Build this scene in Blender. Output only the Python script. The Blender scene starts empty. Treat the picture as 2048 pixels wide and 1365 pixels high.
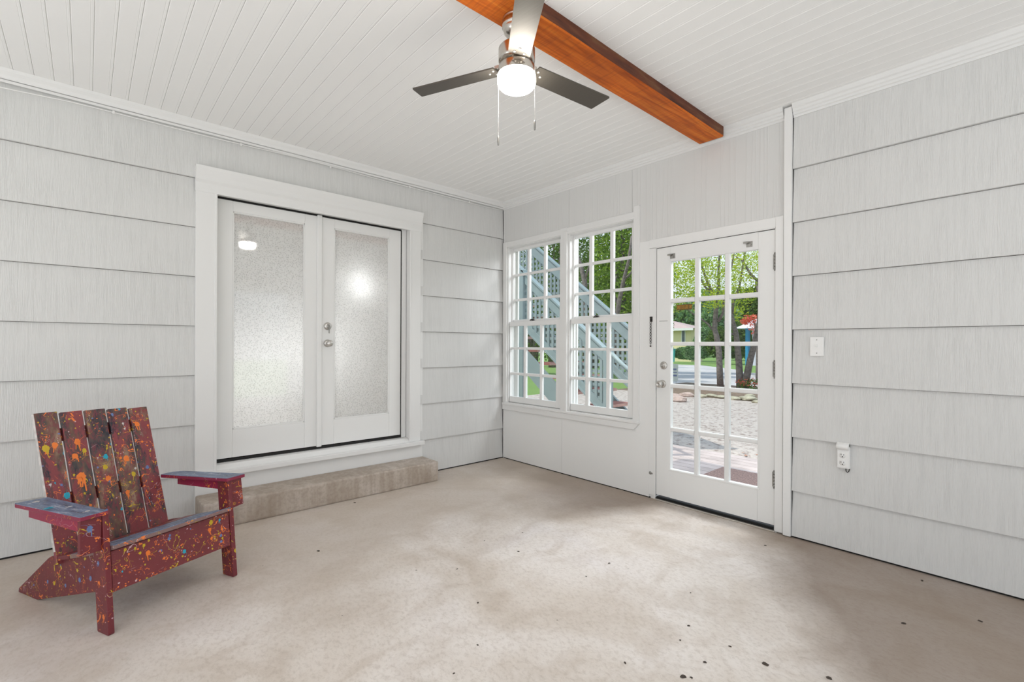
import bpy, bmesh, math, random
from mathutils import Vector, Matrix, noise
random.seed(7)
scene = bpy.context.scene
COL = scene.collection
PI = math.pi

# ------------------------------------------------------------------ camera numbers
FPX, YAW, ROLL, CY = 951.295, 0.8408259, -0.0038313, 691.06
CAM = Vector((4.02308, -3.47665, 1.25628))
H = 2.845           # ceiling height

def at(px, py, ax, val):
    """world point seen at photo pixel (px, py) on the plane  axis = val"""
    u, v = px - 1024, -(py - CY)
    c, s = math.cos(ROLL), math.sin(ROLL)
    u, v = u * c - v * s, u * s + v * c
    d = Vector((-math.sin(YAW), math.cos(YAW), 0)) + Vector((math.cos(YAW), math.sin(YAW), 0)) * (u / FPX) + Vector((0, 0, v / FPX))
    i = 'xyz'.index(ax)
    t = (val - CAM[i]) / d[i]
    return CAM + d * t

# ------------------------------------------------------------------ materials
def nodes_of(name):
    m = bpy.data.materials.new(name); m.use_nodes = True
    nt = m.node_tree; nt.nodes.clear()
    out = nt.nodes.new('ShaderNodeOutputMaterial')
    return m, nt, out

class NT:
    def __init__(s, nt): s.nt = nt
    def n(s, kind, **kw):
        nd = s.nt.nodes.new(kind)
        for k, v in kw.items():
            if k.startswith('i_'):
                key = k[2:]
                key = int(key) if key.isdigit() else key.replace('_', ' ')
                nd.inputs[key].default_value = v
            else: setattr(nd, k, v)
        return nd
    def l(s, a, b): s.nt.links.new(a, b)
    def coord(s, scale=(1, 1, 1), kind='Object', loc=(0, 0, 0), rot=(0, 0, 0)):
        tc = s.n('ShaderNodeTexCoord'); mp = s.n('ShaderNodeMapping')
        mp.inputs['Scale'].default_value = scale; mp.inputs['Location'].default_value = loc
        mp.inputs['Rotation'].default_value = rot
        s.l(tc.outputs[kind], mp.inputs[0]); return mp.outputs[0]
    def noise(s, vec, scale, detail=3, rough=.55, dist=0):
        nd = s.n('ShaderNodeTexNoise'); nd.inputs['Scale'].default_value = scale
        nd.inputs['Detail'].default_value = detail; nd.inputs['Roughness'].default_value = rough
        nd.inputs['Distortion'].default_value = dist
        s.l(vec, nd.inputs['Vector']); return nd.outputs['Fac']
    def ramp(s, fac, stops, interp='LINEAR'):
        r = s.n('ShaderNodeValToRGB'); r.color_ramp.interpolation = interp
        e = r.color_ramp.elements
        while len(e) < len(stops): e.new(.5)
        for q, (p_, c_) in zip(e, stops):
            q.position = p_
            if not isinstance(c_, (tuple, list)): c_ = (c_, c_, c_)
            q.color = (*c_, 1)
        s.l(fac, r.inputs[0]); return r.outputs[0]
    def mix(s, fac, a, b, mode='MIX'):
        m = s.n('ShaderNodeMix', data_type='RGBA', blend_type=mode)
        for sock, v in ((m.inputs[0], fac), (m.inputs[6], a), (m.inputs[7], b)):
            if hasattr(v, 'is_output'): s.l(v, sock)
            elif isinstance(v, (tuple, list)): sock.default_value = (*v, 1)
            else: sock.default_value = v
        return m.outputs[2]
    def math(s, op, a, b=0, c=0, clamp=False):
        m = s.n('ShaderNodeMath', operation=op, use_clamp=clamp)
        for i, v in enumerate((a, b, c)):
            if hasattr(v, 'is_output'): s.l(v, m.inputs[i])
            else: m.inputs[i].default_value = v
        return m.outputs[0]
    def bump(s, h, strength=.3, dist=.01, normal=None):
        b = s.n('ShaderNodeBump'); b.inputs['Strength'].default_value = strength
        b.inputs['Distance'].default_value = dist; s.l(h, b.inputs['Height'])
        if normal is not None: s.l(normal, b.inputs['Normal'])
        return b.outputs[0]
    def bsdf(s, color, rough=.5, metal=0, normal=None, **kw):
        p = s.n('ShaderNodeBsdfPrincipled')
        for sock, v in ((p.inputs['Base Color'], color), (p.inputs['Roughness'], rough), (p.inputs['Metallic'], metal)):
            if hasattr(v, 'is_output'): s.l(v, sock)
            elif isinstance(v, (tuple, list)): sock.default_value = (*v, 1)
            else: sock.default_value = v
        if normal is not None: s.l(normal, p.inputs['Normal'])
        for k, v in kw.items():
            sk = p.inputs[k.replace('_', ' ')]
            if hasattr(v, 'is_output'): s.l(v, sk)
            else: sk.default_value = v
        return p.outputs[0]

def schlick(t, f0=.04):
    g = t.n('ShaderNodeNewGeometry'); d = t.n('ShaderNodeVectorMath', operation='DOT_PRODUCT')
    t.l(g.outputs['Normal'], d.inputs[0]); t.l(g.outputs['Incoming'], d.inputs[1])
    c = t.math('SUBTRACT', 1, t.math('ABSOLUTE', d.outputs['Value']), clamp=True)
    return t.math('MULTIPLY_ADD', t.math('POWER', c, 5), 1 - f0, f0, clamp=True)
def simple(name, col, rough=.5, metal=0, bump=None, var=0, **kw):
    m, nt, out = nodes_of(name); t = NT(nt)
    v = t.coord()
    c = col
    if var:
        n = t.noise(v, 6 if 'scale' not in kw else kw.pop('scale'), 4)
        c = t.mix(t.ramp(n, [(.3, 0), (.7, 1)]), tuple(x * (1 - var) for x in col), tuple(min(1, x * (1 + var)) for x in col))
    nrm = None
    if bump: nrm = t.bump(t.noise(v, bump[0], 3), bump[1], bump[2])
    t.l(t.bsdf(c, rough, metal, nrm, **kw), out.inputs[0]); return m

WHITE = (.680, .678, .665)
def siding_mat(name, strength=.55, col=WHITE):
    m, nt, out = nodes_of(name); t = NT(nt)
    v = t.coord((215, 215, 1.0))
    n1 = t.noise(v, 1, 2, .5)
    n2 = t.noise(t.coord((48, 48, 1.8), loc=(3, 3, 0)), 1, 2)
    big = t.noise(t.coord((1.3, 1.3, 2.2)), 1, 2)
    mask = t.ramp(big, [(.35, .3), (.65, 1)])
    h = t.math('MULTIPLY', t.math('ADD', t.ramp(n1, [(.42, 0), (.62, 1)]), t.math('MULTIPLY', n2, .8)), mask)
    dirt = t.ramp(t.noise(t.coord((60, 60, 1.0)), 1, 3), [(.25, .93), (.55, 1)])
    c = t.mix(1, col, dirt, 'MULTIPLY')
    t.l(t.bsdf(c, .62, 0, t.bump(h, strength, .004)), out.inputs[0]); return m
def beaded_mat(name):
    m, nt, out = nodes_of(name); t = NT(nt)
    v = t.coord((26, 26, .5))
    n1 = t.noise(v, 1, 1, .4)
    h = t.ramp(n1, [(.44, 0), (.5, 1), (.56, 0)])
    n2 = t.noise(t.coord((110, 110, 1.0)), 1, 2)
    t.l(t.bsdf(WHITE, .6, 0, t.bump(t.math('ADD', t.math('MULTIPLY', h, .8), t.math('MULTIPLY', n2, .7)), .42, .004)), out.inputs[0]); return m
M = {}
M['siding'] = siding_mat('grooved_white_shingle', .42)
M['panel'] = beaded_mat('white_vertical_panel')
M['paint'] = simple('white_gloss_paint', (.805, .803, .79), .38, bump=(14, .10, .004))
M['trimpaint'] = simple('white_trim_paint', (.775, .772, .76), .5, bump=(9, .15, .004))
M['ceil'] = simple('white_ceiling_paint', (.88, .877, .862), .55, bump=(5, .12, .01))
M['dark'] = simple('dark_gap', (.012, .011, .010), .8)
M['seam'] = simple('ceiling_board_seam', (.50, .49, .475), .9)
M['joint'] = simple('grimy_joint', (.16, .15, .14), .9)  # shade under each siding lap, put into a dark colour
M['nickel'] = simple('brushed_nickel', (.62, .58, .53), .22, 1.0)
M['nickel_b'] = simple('satin_nickel', (.60, .58, .55), .32, 1.0)
M['steel'] = simple('aged_steel', (.33, .32, .30), .42, .9, var=.2)
M['black'] = simple('blackened_metal', (.055, .05, .045), .40, .7)
M['plastic'] = simple('white_plastic', (.84, .835, .82), .3)
M['chainwhite'] = simple('pull_chain_metal', (.85, .83, .8), .25, .8)

# blades
m, nt, out = nodes_of('fan_blade'); t = NT(nt)
g = t.noise(t.coord((8, 240, 8)), 1, 2)
t.l(t.bsdf(t.mix(g, (.088, .077, .062), (.115, .10, .083)), .46, .5, t.bump(g, .05, .001)), out.inputs[0]); M['blade'] = m

# globe
m, nt, out = nodes_of('lit_opal_glass'); t = NT(nt)
em = t.n('ShaderNodeEmission'); em.inputs[0].default_value = (1, .965, .90, 1); em.inputs[1].default_value = 48.0
t.l(em.outputs[0], out.inputs[0]); M['globe'] = m

# clear pane : see-through with a real fresnel reflection
def pane_mat(name, tint=(.97, .985, .975), gain=1.0):
    m, nt, out = nodes_of(name); t = NT(nt)
    tr = t.n('ShaderNodeBsdfTransparent'); tr.inputs[0].default_value = (*tint, 1)
    gl = t.n('ShaderNodeBsdfGlossy'); gl.inputs['Roughness'].default_value = .01
    mx = t.n('ShaderNodeMixShader'); t.l(schlick(t, .022), mx.inputs[0])
    t.l(tr.outputs[0], mx.inputs[1]); t.l(gl.outputs[0], mx.inputs[2]); t.l(mx.outputs[0], out.inputs[0]); return m
M['glass'] = pane_mat('clear_window_glass')

# obscure glass of the french doors: pebbled translucent body with a smooth outer face
m, nt, out = nodes_of('pebbled_obscure_glass'); t = NT(nt)
vo = t.n('ShaderNodeTexVoronoi'); vo.inputs['Scale'].default_value = 95
t.l(t.coord(), vo.inputs['Vector'])
pn = t.noise(t.coord(), 150, 3)
h = t.math('ADD', vo.outputs['Distance'], pn)
tl = t.n('ShaderNodeBsdfTranslucent'); tl.inputs[0].default_value = (.85, .85, .84, 1)
df = t.n('ShaderNodeBsdfDiffuse')
t.l(t.mix(t.ramp(h, [(.55, 0), (1.15, 1)]), (.34, .335, .32), (.66, .655, .64)), df.inputs[0])
t.l(t.mix(t.ramp(h, [(.5, 0), (1.2, 1)]), (.70, .70, .69), (.95, .95, .94)), tl.inputs[0])
bn = t.bump(h, .8, .004)
t.l(bn, tl.inputs['Normal']); t.l(bn, df.inputs['Normal'])
mx0 = t.n('ShaderNodeMixShader'); mx0.inputs[0].default_value = .55
t.l(df.outputs[0], mx0.inputs[1]); t.l(tl.outputs[0], mx0.inputs[2])
gl = t.n('ShaderNodeBsdfGlossy'); gl.inputs['Roughness'].default_value = .035
mx2 = t.n('ShaderNodeMixShader'); t.l(schlick(t, .13), mx2.inputs[0])
t.l(mx0.outputs[0], mx2.inputs[1]); t.l(gl.outputs[0], mx2.inputs[2]); t.l(mx2.outputs[0], out.inputs[0])
M['obscure'] = m

# beam wood (grain along y)
m, nt, out = nodes_of('stained_cedar_beam'); t = NT(nt)
g = t.noise(t.coord((26, 1.6, 26)), 1, 5, .6, .6)
blot = t.noise(t.coord((3, 1.4, 3)), 1.4, 3)
saw = t.noise(t.coord((6, 95, 6)), 1, 2)
c = t.ramp(g, [(.28, (.30, .052, .004)), (.5, (.66, .145, .012)), (.72, (.84, .27, .03))])
c = t.mix(t.ramp(blot, [(.35, .0), (.68, .55)]), c, (.36, .085, .015))
c = t.mix(t.ramp(saw, [(.5, 0), (.66, .25)]), c, (.22, .055, .015))
vk = t.n('ShaderNodeTexVoronoi'); vk.inputs['Scale'].default_value = 1.0
t.l(t.coord((7, 2.3, 7), loc=(.2, .35, .1)), vk.inputs['Vector'])
c = t.mix(t.ramp(vk.outputs['Distance'], [(.05, 1), (.12, 0)]), c, (.05, .012, .004))
t.l(t.bsdf(c, .62, 0, t.bump(t.math('ADD', saw, g), .35, .004), Specular_IOR_Level=.25), out.inputs[0]); M['beam'] = m
m, nt, out = nodes_of('bare_beam_edge'); t = NT(nt)
g = t.noise(t.coord((20, 3, 20)), 1, 5)
t.l(t.bsdf(t.ramp(g, [(.35, (.05, .012, .004)), (.55, (.13, .032, .010)), (.75, (.20, .10, .04))]), .7, 0, t.bump(g, .4, .01)), out.inputs[0]); M['beam_edge'] = m

# concrete floor
m, nt, out = nodes_of('worn_concrete'); t = NT(nt)
v = t.coord()
a = t.noise(t.coord((1, 1.25, 1), rot=(0, 0, .5)), 1.15, 6, .58, .5)
b = t.noise(t.coord((1.4, 1, 1), loc=(4, 2, 0)), 3.4, 6, .62, .6)
f = t.noise(t.coord((1, 1.5, 1), rot=(0, 0, .8)), 34, 8, .78, .15)
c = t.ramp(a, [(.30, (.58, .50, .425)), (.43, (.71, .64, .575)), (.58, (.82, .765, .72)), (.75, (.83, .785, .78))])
c = t.mix(t.ramp(b, [(.36, .34), (.52, 0)]), c, (.50, .41, .33))
c = t.mix(t.ramp(f, [(.38, .34), (.52, 0)]), c, (.40, .33, .27))
f2 = t.noise(v, 7, 8, .75, .3)
c = t.mix(t.ramp(f2, [(.60, 0), (.72, .4)]), c, (.84, .79, .75))
# dirt at the door wall's foot plus painted shade bordering the light patch
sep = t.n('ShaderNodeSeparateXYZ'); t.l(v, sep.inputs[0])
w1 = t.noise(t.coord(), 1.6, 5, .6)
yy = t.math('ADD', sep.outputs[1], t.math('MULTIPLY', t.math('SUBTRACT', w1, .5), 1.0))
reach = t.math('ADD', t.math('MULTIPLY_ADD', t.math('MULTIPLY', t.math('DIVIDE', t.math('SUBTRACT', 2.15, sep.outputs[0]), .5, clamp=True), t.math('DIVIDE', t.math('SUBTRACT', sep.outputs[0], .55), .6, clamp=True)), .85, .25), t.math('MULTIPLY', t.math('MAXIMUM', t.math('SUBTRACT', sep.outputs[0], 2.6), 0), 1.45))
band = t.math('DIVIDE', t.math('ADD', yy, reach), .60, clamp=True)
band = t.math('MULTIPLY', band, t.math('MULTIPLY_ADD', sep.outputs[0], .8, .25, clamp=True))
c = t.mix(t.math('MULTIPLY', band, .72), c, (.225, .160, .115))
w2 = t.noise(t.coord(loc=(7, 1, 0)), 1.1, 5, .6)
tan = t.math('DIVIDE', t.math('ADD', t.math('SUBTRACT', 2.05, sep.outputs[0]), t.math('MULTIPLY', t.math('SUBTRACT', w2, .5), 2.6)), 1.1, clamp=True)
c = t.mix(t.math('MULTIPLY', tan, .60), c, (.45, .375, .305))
pit = t.n('ShaderNodeTexVoronoi'); pit.inputs['Scale'].default_value = 7.5; t.l(v, pit.inputs['Vector'])
pm = t.math('MULTIPLY', t.ramp(pit.outputs['Distance'], [(.012, 1), (.04, 0)]), t.ramp(t.noise(v, 2.1, 2), [(.5, 0), (.56, 1)]))
c = t.mix(t.math('MULTIPLY', pm, .8), c, (.09, .07, .055))
hgt = t.math('SUBTRACT', t.math('ADD', t.math('MULTIPLY', b, .5), t.math('MULTIPLY', f, .35)), pm)
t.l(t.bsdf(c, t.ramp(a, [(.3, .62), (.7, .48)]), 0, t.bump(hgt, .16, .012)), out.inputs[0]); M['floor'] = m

m, nt, out = nodes_of('step_concrete'); t = NT(nt)
v = t.coord()
a = t.noise(t.coord((1, 1, .8)), 2.6, 5, .6)
dr = t.noise(t.coord((18, 18, 1.2)), 1, 3)
f = t.noise(v, 45, 3)
c = t.ramp(a, [(.3, (.33, .265, .21)), (.5, (.46, .395, .335)), (.7, (.58, .515, .46))])
c = t.mix(t.ramp(dr, [(.4, .45), (.6, 0)]), c, (.30, .235, .175))
c = t.mix(t.ramp(f, [(.35, .3), (.55, 0)]), c, (.24, .19, .15))
t.l(t.bsdf(c, .6, 0, t.bump(f, .2, .006)), out.inputs[0]); M['step'] = m

# chair paint ------------------------------------------------------
def chair_paint(name, base, worn=0.0, blue_top=False, splat=1.0, seed=0.0, edgewear=.3):
    m, nt, out = nodes_of(name); t = NT(nt)
    off = (seed * 3.1, seed * 1.7, seed * 2.3)
    v = t.coord(loc=off)
    tone = t.noise(v, 9, 3)
    c = t.mix(tone, tuple(x * .82 for x in base), tuple(min(1, x * 1.2) for x in base))
    grain = t.noise(t.coord((22, 22, 22 if blue_top else 4), loc=off), 6, 4, .7)
    if worn:
        wn = t.noise(t.coord((9, 9, 3.2), loc=off), 1, 4, .65, .3)
        fine = t.noise(t.coord((60, 60, 16), loc=off), 1, 5, .8)
        wm = t.ramp(t.math('ADD', wn, t.math('MULTIPLY', t.math('SUBTRACT', fine, .5), .45)), [(.62 - .14 * worn, 0), (.66 - .14 * worn, 1)])
        wcol = t.ramp(t.noise(t.coord((14, 14, 5), loc=off), 1, 3, .6), [(.36, (.018, .02, .032)), (.47, (.07, .055, .05)), (.55, (.16, .085, .055)), (.7, (.33, .22, .15))])
        wcol = t.mix(t.ramp(fine, [(.48, 0), (.6, .85)]), wcol, (.20, .035, .05))
        c = t.mix(wm, c, wcol)
    # grain scratches in pale primer
    sc = t.ramp(t.noise(t.coord((30, 30, 190) if not worn else (170, 170, 12), loc=off), 1, 3, .7), [(.66, 0), (.70, edgewear)])
    c = t.mix(sc, c, (.55, .45, .42))
    def spots(scale, thr, col, warp, seed2, c):
        if splat <= 0: return c
        vv = t.coord(loc=(seed2, seed2 * .7 + off[1], seed2 * 1.3 + off[0]))
        nz = t.n('ShaderNodeTexNoise'); nz.inputs['Scale'].default_value = 55; nz.inputs['Detail'].default_value = 3
        t.l(vv, nz.inputs['Vector'])
        va = t.n('ShaderNodeVectorMath', operation='MULTIPLY_ADD')
        t.l(nz.outputs['Color'], va.inputs[0]); va.inputs[1].default_value = (warp,) * 3; t.l(vv, va.inputs[2])
        vo = t.n('ShaderNodeTexVoronoi'); vo.inputs['Scale'].default_value = scale; t.l(va.outputs[0], vo.inputs['Vector'])
        sp = t.n('ShaderNodeSeparateColor'); t.l(vo.outputs['Color'], sp.inputs[0])
        r = t.math('MULTIPLY', sp.outputs[0], thr * splat)
        r = t.math('MULTIPLY', r, t.math('GREATER_THAN', sp.outputs[1], .74))
        mk = t.math('LESS_THAN', vo.outputs['Distance'], r)
        return t.mix(mk, c, col)
    def strings(scale, width, col, seed2, c, lo=.56):
        if splat <= 0: return c
        vv = t.coord(loc=(seed2, seed2 + off[0], seed2 + off[1]))
        rr = t.noise(vv, scale, 2, .5, 1.2)
        a_ = t.math('LESS_THAN', t.math('ABSOLUTE', t.math('SUBTRACT', rr, .5)), width)
        mk = t.math('GREATER_THAN', t.noise(vv, scale * .8, 1), lo + (1.2 - splat) * .045)
        return t.mix(t.math('MULTIPLY', a_, mk), c, col)
    OR, YE, BL, TQ, PK = (.86, .21, .035), (.58, .40, .02), (.13, .20, .42), (.03, .36, .50), (.62, .42, .45)
    c = strings(9, .004, PK, 2.2, c, .58)
    c = strings(17, .008, YE, 8.5, c, .58)
    c = strings(22, .009, OR, 15.5, c, .60)
    c = strings(11, .008, OR, 5.5, c, .57)
    c = spots(24, .20, BL, .022, 3.3, c)
    c = spots(60, .22, PK, .01, 6.1, c)
    c = spots(70, .26, OR, .012, 7.1, c)
    c = spots(55, .26, YE, .012, 9.4, c)
    c = spots(17, .16, TQ, .018, 4.4, c)
    c = spots(14, .20, YE, .05, 1.4, c)
    c = spots(12, .22, OR, .06, 11.4, c)
    if blue_top:
        ge = t.n('ShaderNodeNewGeometry'); s_ = t.n('ShaderNodeSeparateXYZ'); t.l(ge.outputs['Normal'], s_.inputs[0])
        up = t.math('GREATER_THAN', s_.outputs[2], .7)
        bn_ = t.noise(t.coord((3, 14, 3), loc=off), 3, 5, .75)
        blue = t.ramp(bn_, [(.32, (.045, .05, .06)), (.42, (.11, .14, .22)), (.58, (.17, .225, .34)), (.68, (.42, .45, .52))])
        blue = t.mix(t.ramp(t.noise(v, 60, 3), [(.63, 0), (.66, .6)]), blue, (.45, .42, .42))
        c = t.mix(up, c, blue)
    t.l(t.bsdf(c, .42, 0, t.bump(grain, .25, .003)), out.inputs[0]); return m
MAROON = (.165, .022, .030)
M['ch_slat'] = [chair_paint('splattered_slat_paint_%d' % i, (.235, .045, .052), worn=w, seed=i + 1.3) for i, w in enumerate((1.35, 1.4, 1.6, 1.55, .9))]
M['ch_frame'] = chair_paint('splattered_maroon_paint', MAROON, 0, seed=7.2, splat=.9, edgewear=.18)
M['ch_apron'] = chair_paint('splattered_apron_paint', (.18, .030, .036), 0, seed=9.7, splat=1.15, edgewear=.45)
M['ch_arm'] = chair_paint('blue_topped_arm_paint', (.25, .02, .055), 0, blue_top=True, seed=3.9, splat=.5)
M['splash'] = {k: simple('splash_' + k, c_, .35) for k, c_ in dict(orange=(.88, .22, .035), mustard=(.60, .42, .02), sky=(.02, .40, .55), blue=(.14, .21, .42), white=(.62, .58, .56)).items()}

# ------------------------------------------------------------------ mesh builder
class MB:
    def __init__(s): s.v, s.f, s.mi, s.sm = [], [], [], []
    def add(s, vs, fs, mat=0, smooth=False):
        o = len(s.v); s.v += [tuple(v) for v in vs]
        for f in fs: s.f.append(tuple(o + i for i in f)); s.mi.append(mat); s.sm.append(smooth)
        return s
    def box(s, x0, x1, y0, y1, z0, z1, mat=0, b=0, M_=None, seg=1):
        if b <= 0:
            vs = [Vector((x, y, z)) for z in (z0, z1) for y in (y0, y1) for x in (x0, x1)]
            fs = [(0, 2, 3, 1), (4, 5, 7, 6), (0, 1, 5, 4), (2, 6, 7, 3), (0, 4, 6, 2), (1, 3, 7, 5)]
        else:
            bm = bmesh.new(); bmesh.ops.create_cube(bm, size=1)
            for v in bm.verts: v.co = Vector(((x0 + x1) / 2 + v.co.x * (x1 - x0), (y0 + y1) / 2 + v.co.y * (y1 - y0), (z0 + z1) / 2 + v.co.z * (z1 - z0)))
            bmesh.ops.bevel(bm, geom=list(bm.edges), offset=b, segments=seg, affect='EDGES', profile=.6)
            vs = [v.co.copy() for v in bm.verts]; bm.verts.index_update()
            fs = [tuple(v.index for v in f.verts) for f in bm.faces]; bm.free()
        if M_ is not None: vs = [M_ @ v for v in vs]
        return s.add(vs, fs, mat)
    def prism(s, poly, axis, a, b, mat=0, M_=None, bev=0):
        """poly: 2D points in the plane of the other two axes, extruded a..b along axis"""
        i = 'xyz'.index(axis); o = [k for k in range(3) if k != i]
        bm = bmesh.new(); lo = []
        for q in poly:
            c = [0, 0, 0]; c[i] = a; c[o[0]], c[o[1]] = q; lo.append(bm.verts.new(c))
        f = bm.faces.new(lo)
        r = bmesh.ops.extrude_face_region(bm, geom=[f])
        d = Vector((0, 0, 0)); d[i] = b - a
        bmesh.ops.translate(bm, vec=d, verts=[g for g in r['geom'] if isinstance(g, bmesh.types.BMVert)])
        bmesh.ops.recalc_face_normals(bm, faces=list(bm.faces))
        if bev: bmesh.ops.bevel(bm, geom=list(bm.edges), offset=bev, segments=1, affect='EDGES')
        bm.verts.index_update()
        vs = [v.co.copy() for v in bm.verts]; fs = [tuple(v.index for v in f.verts) for f in bm.faces]; bm.free()
        if M_ is not None: vs = [M_ @ v for v in vs]
        return s.add(vs, fs, mat)
    def tube(s, pts, rad, seg=8, mat=0, caps=True):
        pts = [Vector(p) for p in pts]; n = len(pts)
        if not isinstance(rad, (list, tuple)): rad = [rad] * n
        o = len(s.v); up = None
        for i, p in enumerate(pts):
            d = (pts[min(i + 1, n - 1)] - pts[max(i - 1, 0)]).normalized()
            if up is None:
                up = Vector((0, 0, 1)) if abs(d.z) < .9 else Vector((1, 0, 0))
            a = d.cross(up).normalized(); b = a.cross(d).normalized(); up = b
            for k in range(seg):
                an = 2 * PI * k / seg
                s.v.append(tuple(p + (a * math.cos(an) + b * math.sin(an)) * rad[i]))
        for i in range(n - 1):
            for k in range(seg):
                k2 = (k + 1) % seg
                s.f.append((o + i * seg + k, o + i * seg + k2, o + (i + 1) * seg + k2, o + (i + 1) * seg + k)); s.mi.append(mat); s.sm.append(True)
        if caps:
            s.f.append(tuple(o + k for k in reversed(range(seg)))); s.mi.append(mat); s.sm.append(False)
            s.f.append(tuple(o + (n - 1) * seg + k for k in range(seg))); s.mi.append(mat); s.sm.append(False)
        return s
    def lathe(s, prof, seg=32, mat=0, M_=None, smooth=True):
        """prof: (r, z) list about local z"""
        o = len(s.v); n = len(prof); M_ = M_ or Matrix()
        for r, z in prof:
            for k in range(seg):
                a = 2 * PI * k / seg
                s.v.append(tuple(M_ @ Vector((r * math.cos(a), r * math.sin(a), z))))
        for i in range(n - 1):
            for k in range(seg):
                k2 = (k + 1) % seg
                s.f.append((o + i * seg + k, o + i * seg + k2, o + (i + 1) * seg + k2, o + (i + 1) * seg + k)); s.mi.append(mat); s.sm.append(smooth)
        for i, rev in ((0, True), (n - 1, False)):
            if prof[i][0] > 1e-5:
                idx = [o + i * seg + k for k in range(seg)]
                s.f.append(tuple(reversed(idx)) if rev else tuple(idx)); s.mi.append(mat); s.sm.append(False)
        return s
    def build(s, name, mats, parent=None, kind=None, loc=None):
        me = bpy.data.meshes.new(name); me.from_pydata(s.v, [], s.f); me.update()
        if not isinstance(mats, (list, tuple)): mats = [mats]
        for m_ in mats: me.materials.append(m_)
        me.polygons.foreach_set('material_index', s.mi); me.polygons.foreach_set('use_smooth', s.sm)
        if len(s.v) < 200000:
            bm = bmesh.new(); bm.from_mesh(me)
            bmesh.ops.remove_doubles(bm, verts=bm.verts, dist=1e-6)
            if len(s.f) < 20000: bmesh.ops.recalc_face_normals(bm, faces=bm.faces)
            bm.to_mesh(me); bm.free()
        if loc is not None:
            loc = Vector(loc); me.transform(Matrix.Translation(-loc))
        o = bpy.data.objects.new(name, me); COL.objects.link(o)
        if loc is not None: o.location = loc
        if parent: o.parent = parent
        if kind: o['kind'] = kind
        return o

def empty(name, loc=(0, 0, 0), rz=0, label=None, cat=None, group=None, kind=None):
    o = bpy.data.objects.new(name, None); COL.objects.link(o)
    o.location = loc; o.rotation_euler = (0, 0, rz); o.empty_display_size = .1
    return tag(o, label, cat, group, kind)
def tag(o, label=None, cat=None, group=None, kind=None):
    if label: o['label'] = label
    if cat: o['category'] = cat
    if group: o['group'] = group
    if kind: o['kind'] = kind
    return o
def plabel(o, label): o['label'] = label; return o
def copy_tree(o, parent=None):
    c = o.copy(); COL.objects.link(c); c.parent = parent
    for ch in [q for q in list(bpy.data.objects) if q.parent == o]: copy_tree(ch, c)
    return c

# ------------------------------------------------------------------ walls
XMAX, YMIN = 7.2, -6.6
def free_intervals(u0, u1, holes):
    cuts = sorted(holes); res = []; cur = u0
    for a, b in cuts:
        if b <= cur: continue
        if a >= u1: break
        if a > cur: res.append((cur, min(a, u1)))
        cur = max(cur, b)
    if cur < u1: res.append((cur, u1))
    return res
def wall_cells(u0, u1, z0, z1, holes):
    zs = sorted({z0, z1, *[min(max(h[2], z0), z1) for h in holes], *[min(max(h[3], z0), z1) for h in holes]})
    for a, b in zip(zs, zs[1:]):
        if b - a < 1e-6: continue
        hs = [(h[0], h[1]) for h in holes if h[2] < b - 1e-6 and h[3] > a + 1e-6]
        for c, d in free_intervals(u0, u1, hs): yield c, d, a, b
def wall_core(mb, axis, u0, u1, d0, d1, holes, z0=0, z1=H):
    for a, b, za, zb in wall_cells(u0, u1, z0, z1, holes):
        if axis == 'x': mb.box(a, b, d0, d1, za, zb, 0)
        else: mb.box(d0, d1, a, b, za, zb, 0)
def courses(mb, axis, sign, u0, u1, zlist, holes, base, mat, dlo=.021, dhi=.001, gapmat=0):
    """lapped siding courses; each tapers from dlo at its lower edge to dhi at the top"""
    rnd = random.Random(3)
    for z0, z1 in zip(zlist, zlist[1:]):
        dep = lambda z: dlo + (dhi - dlo) * (z - z0) / (z1 - z0)
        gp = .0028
        for a, b, za, zb in wall_cells(u0, u1, z0 - gp, z0, holes):  # dark strip stands in for the shadow under the lap
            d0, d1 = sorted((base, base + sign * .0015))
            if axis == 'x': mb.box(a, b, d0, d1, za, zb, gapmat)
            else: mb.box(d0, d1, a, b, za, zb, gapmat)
        for a, b, za, zb in wall_cells(u0, u1, z0, z1 - gp, holes):
            ua = a; n = max(1, round((b - a) / 1.22))
            for k in range(n):
                ub = a + (b - a) * (k + 1) / n
                e = .0006 if k < n - 1 else 0
                poly = [(base, za), (base + sign * dep(za), za), (base + sign * dep(zb), zb), (base, zb)]
                if axis == 'x': mb.prism(poly, 'x', ua, ub - e, mat)
                else: mb.prism(poly, 'y', ua, ub - e, mat)
                ua = ub
PZ = .352
# left wall (plane x = 0) with the french door opening
FD = (-2.785, -1.175, .335, 2.37)
mb = MB()
wall_core(mb, 'y', YMIN, .16, -.16, -.018, [FD])
zl = [0.012] + [.331 + k * PZ for k in range(7)] + [2.80]
cas = (-2.90, -1.075, .0, 2.52)
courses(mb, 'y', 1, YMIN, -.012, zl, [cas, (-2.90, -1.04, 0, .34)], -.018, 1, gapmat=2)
# plain boards behind the casing area
mb.box(-.018, -.002, -2.90, -2.775, .0, 2.5, 0); mb.box(-.018, -.002, -1.185, -1.04, .0, 2.5, 0)
mb.box(-.018, -.002, -2.775, -1.185, .0, .335, 0); mb.box(-.018, -.002, -2.90, -1.075, 2.36, 2.52, 0)
wall_left = mb.build('wall_left', [M['paint'], M['siding'], M['joint']], kind='structure')  # joint: painted lap shadow

# right wall (plane y = 0) : windows, glazed door, lapped siding beyond the corner board
WL = (.062, .866, .622, 2.335); WR = (.955, 1.700, .622, 2.335); D3 = (1.905, 2.815, -.2, 2.06)
holesB = [WL, WR, D3]
mb = MB()
wall_core(mb, 'x', -.16, XMAX, .004, .125, holesB, z0=-.3)
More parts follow.
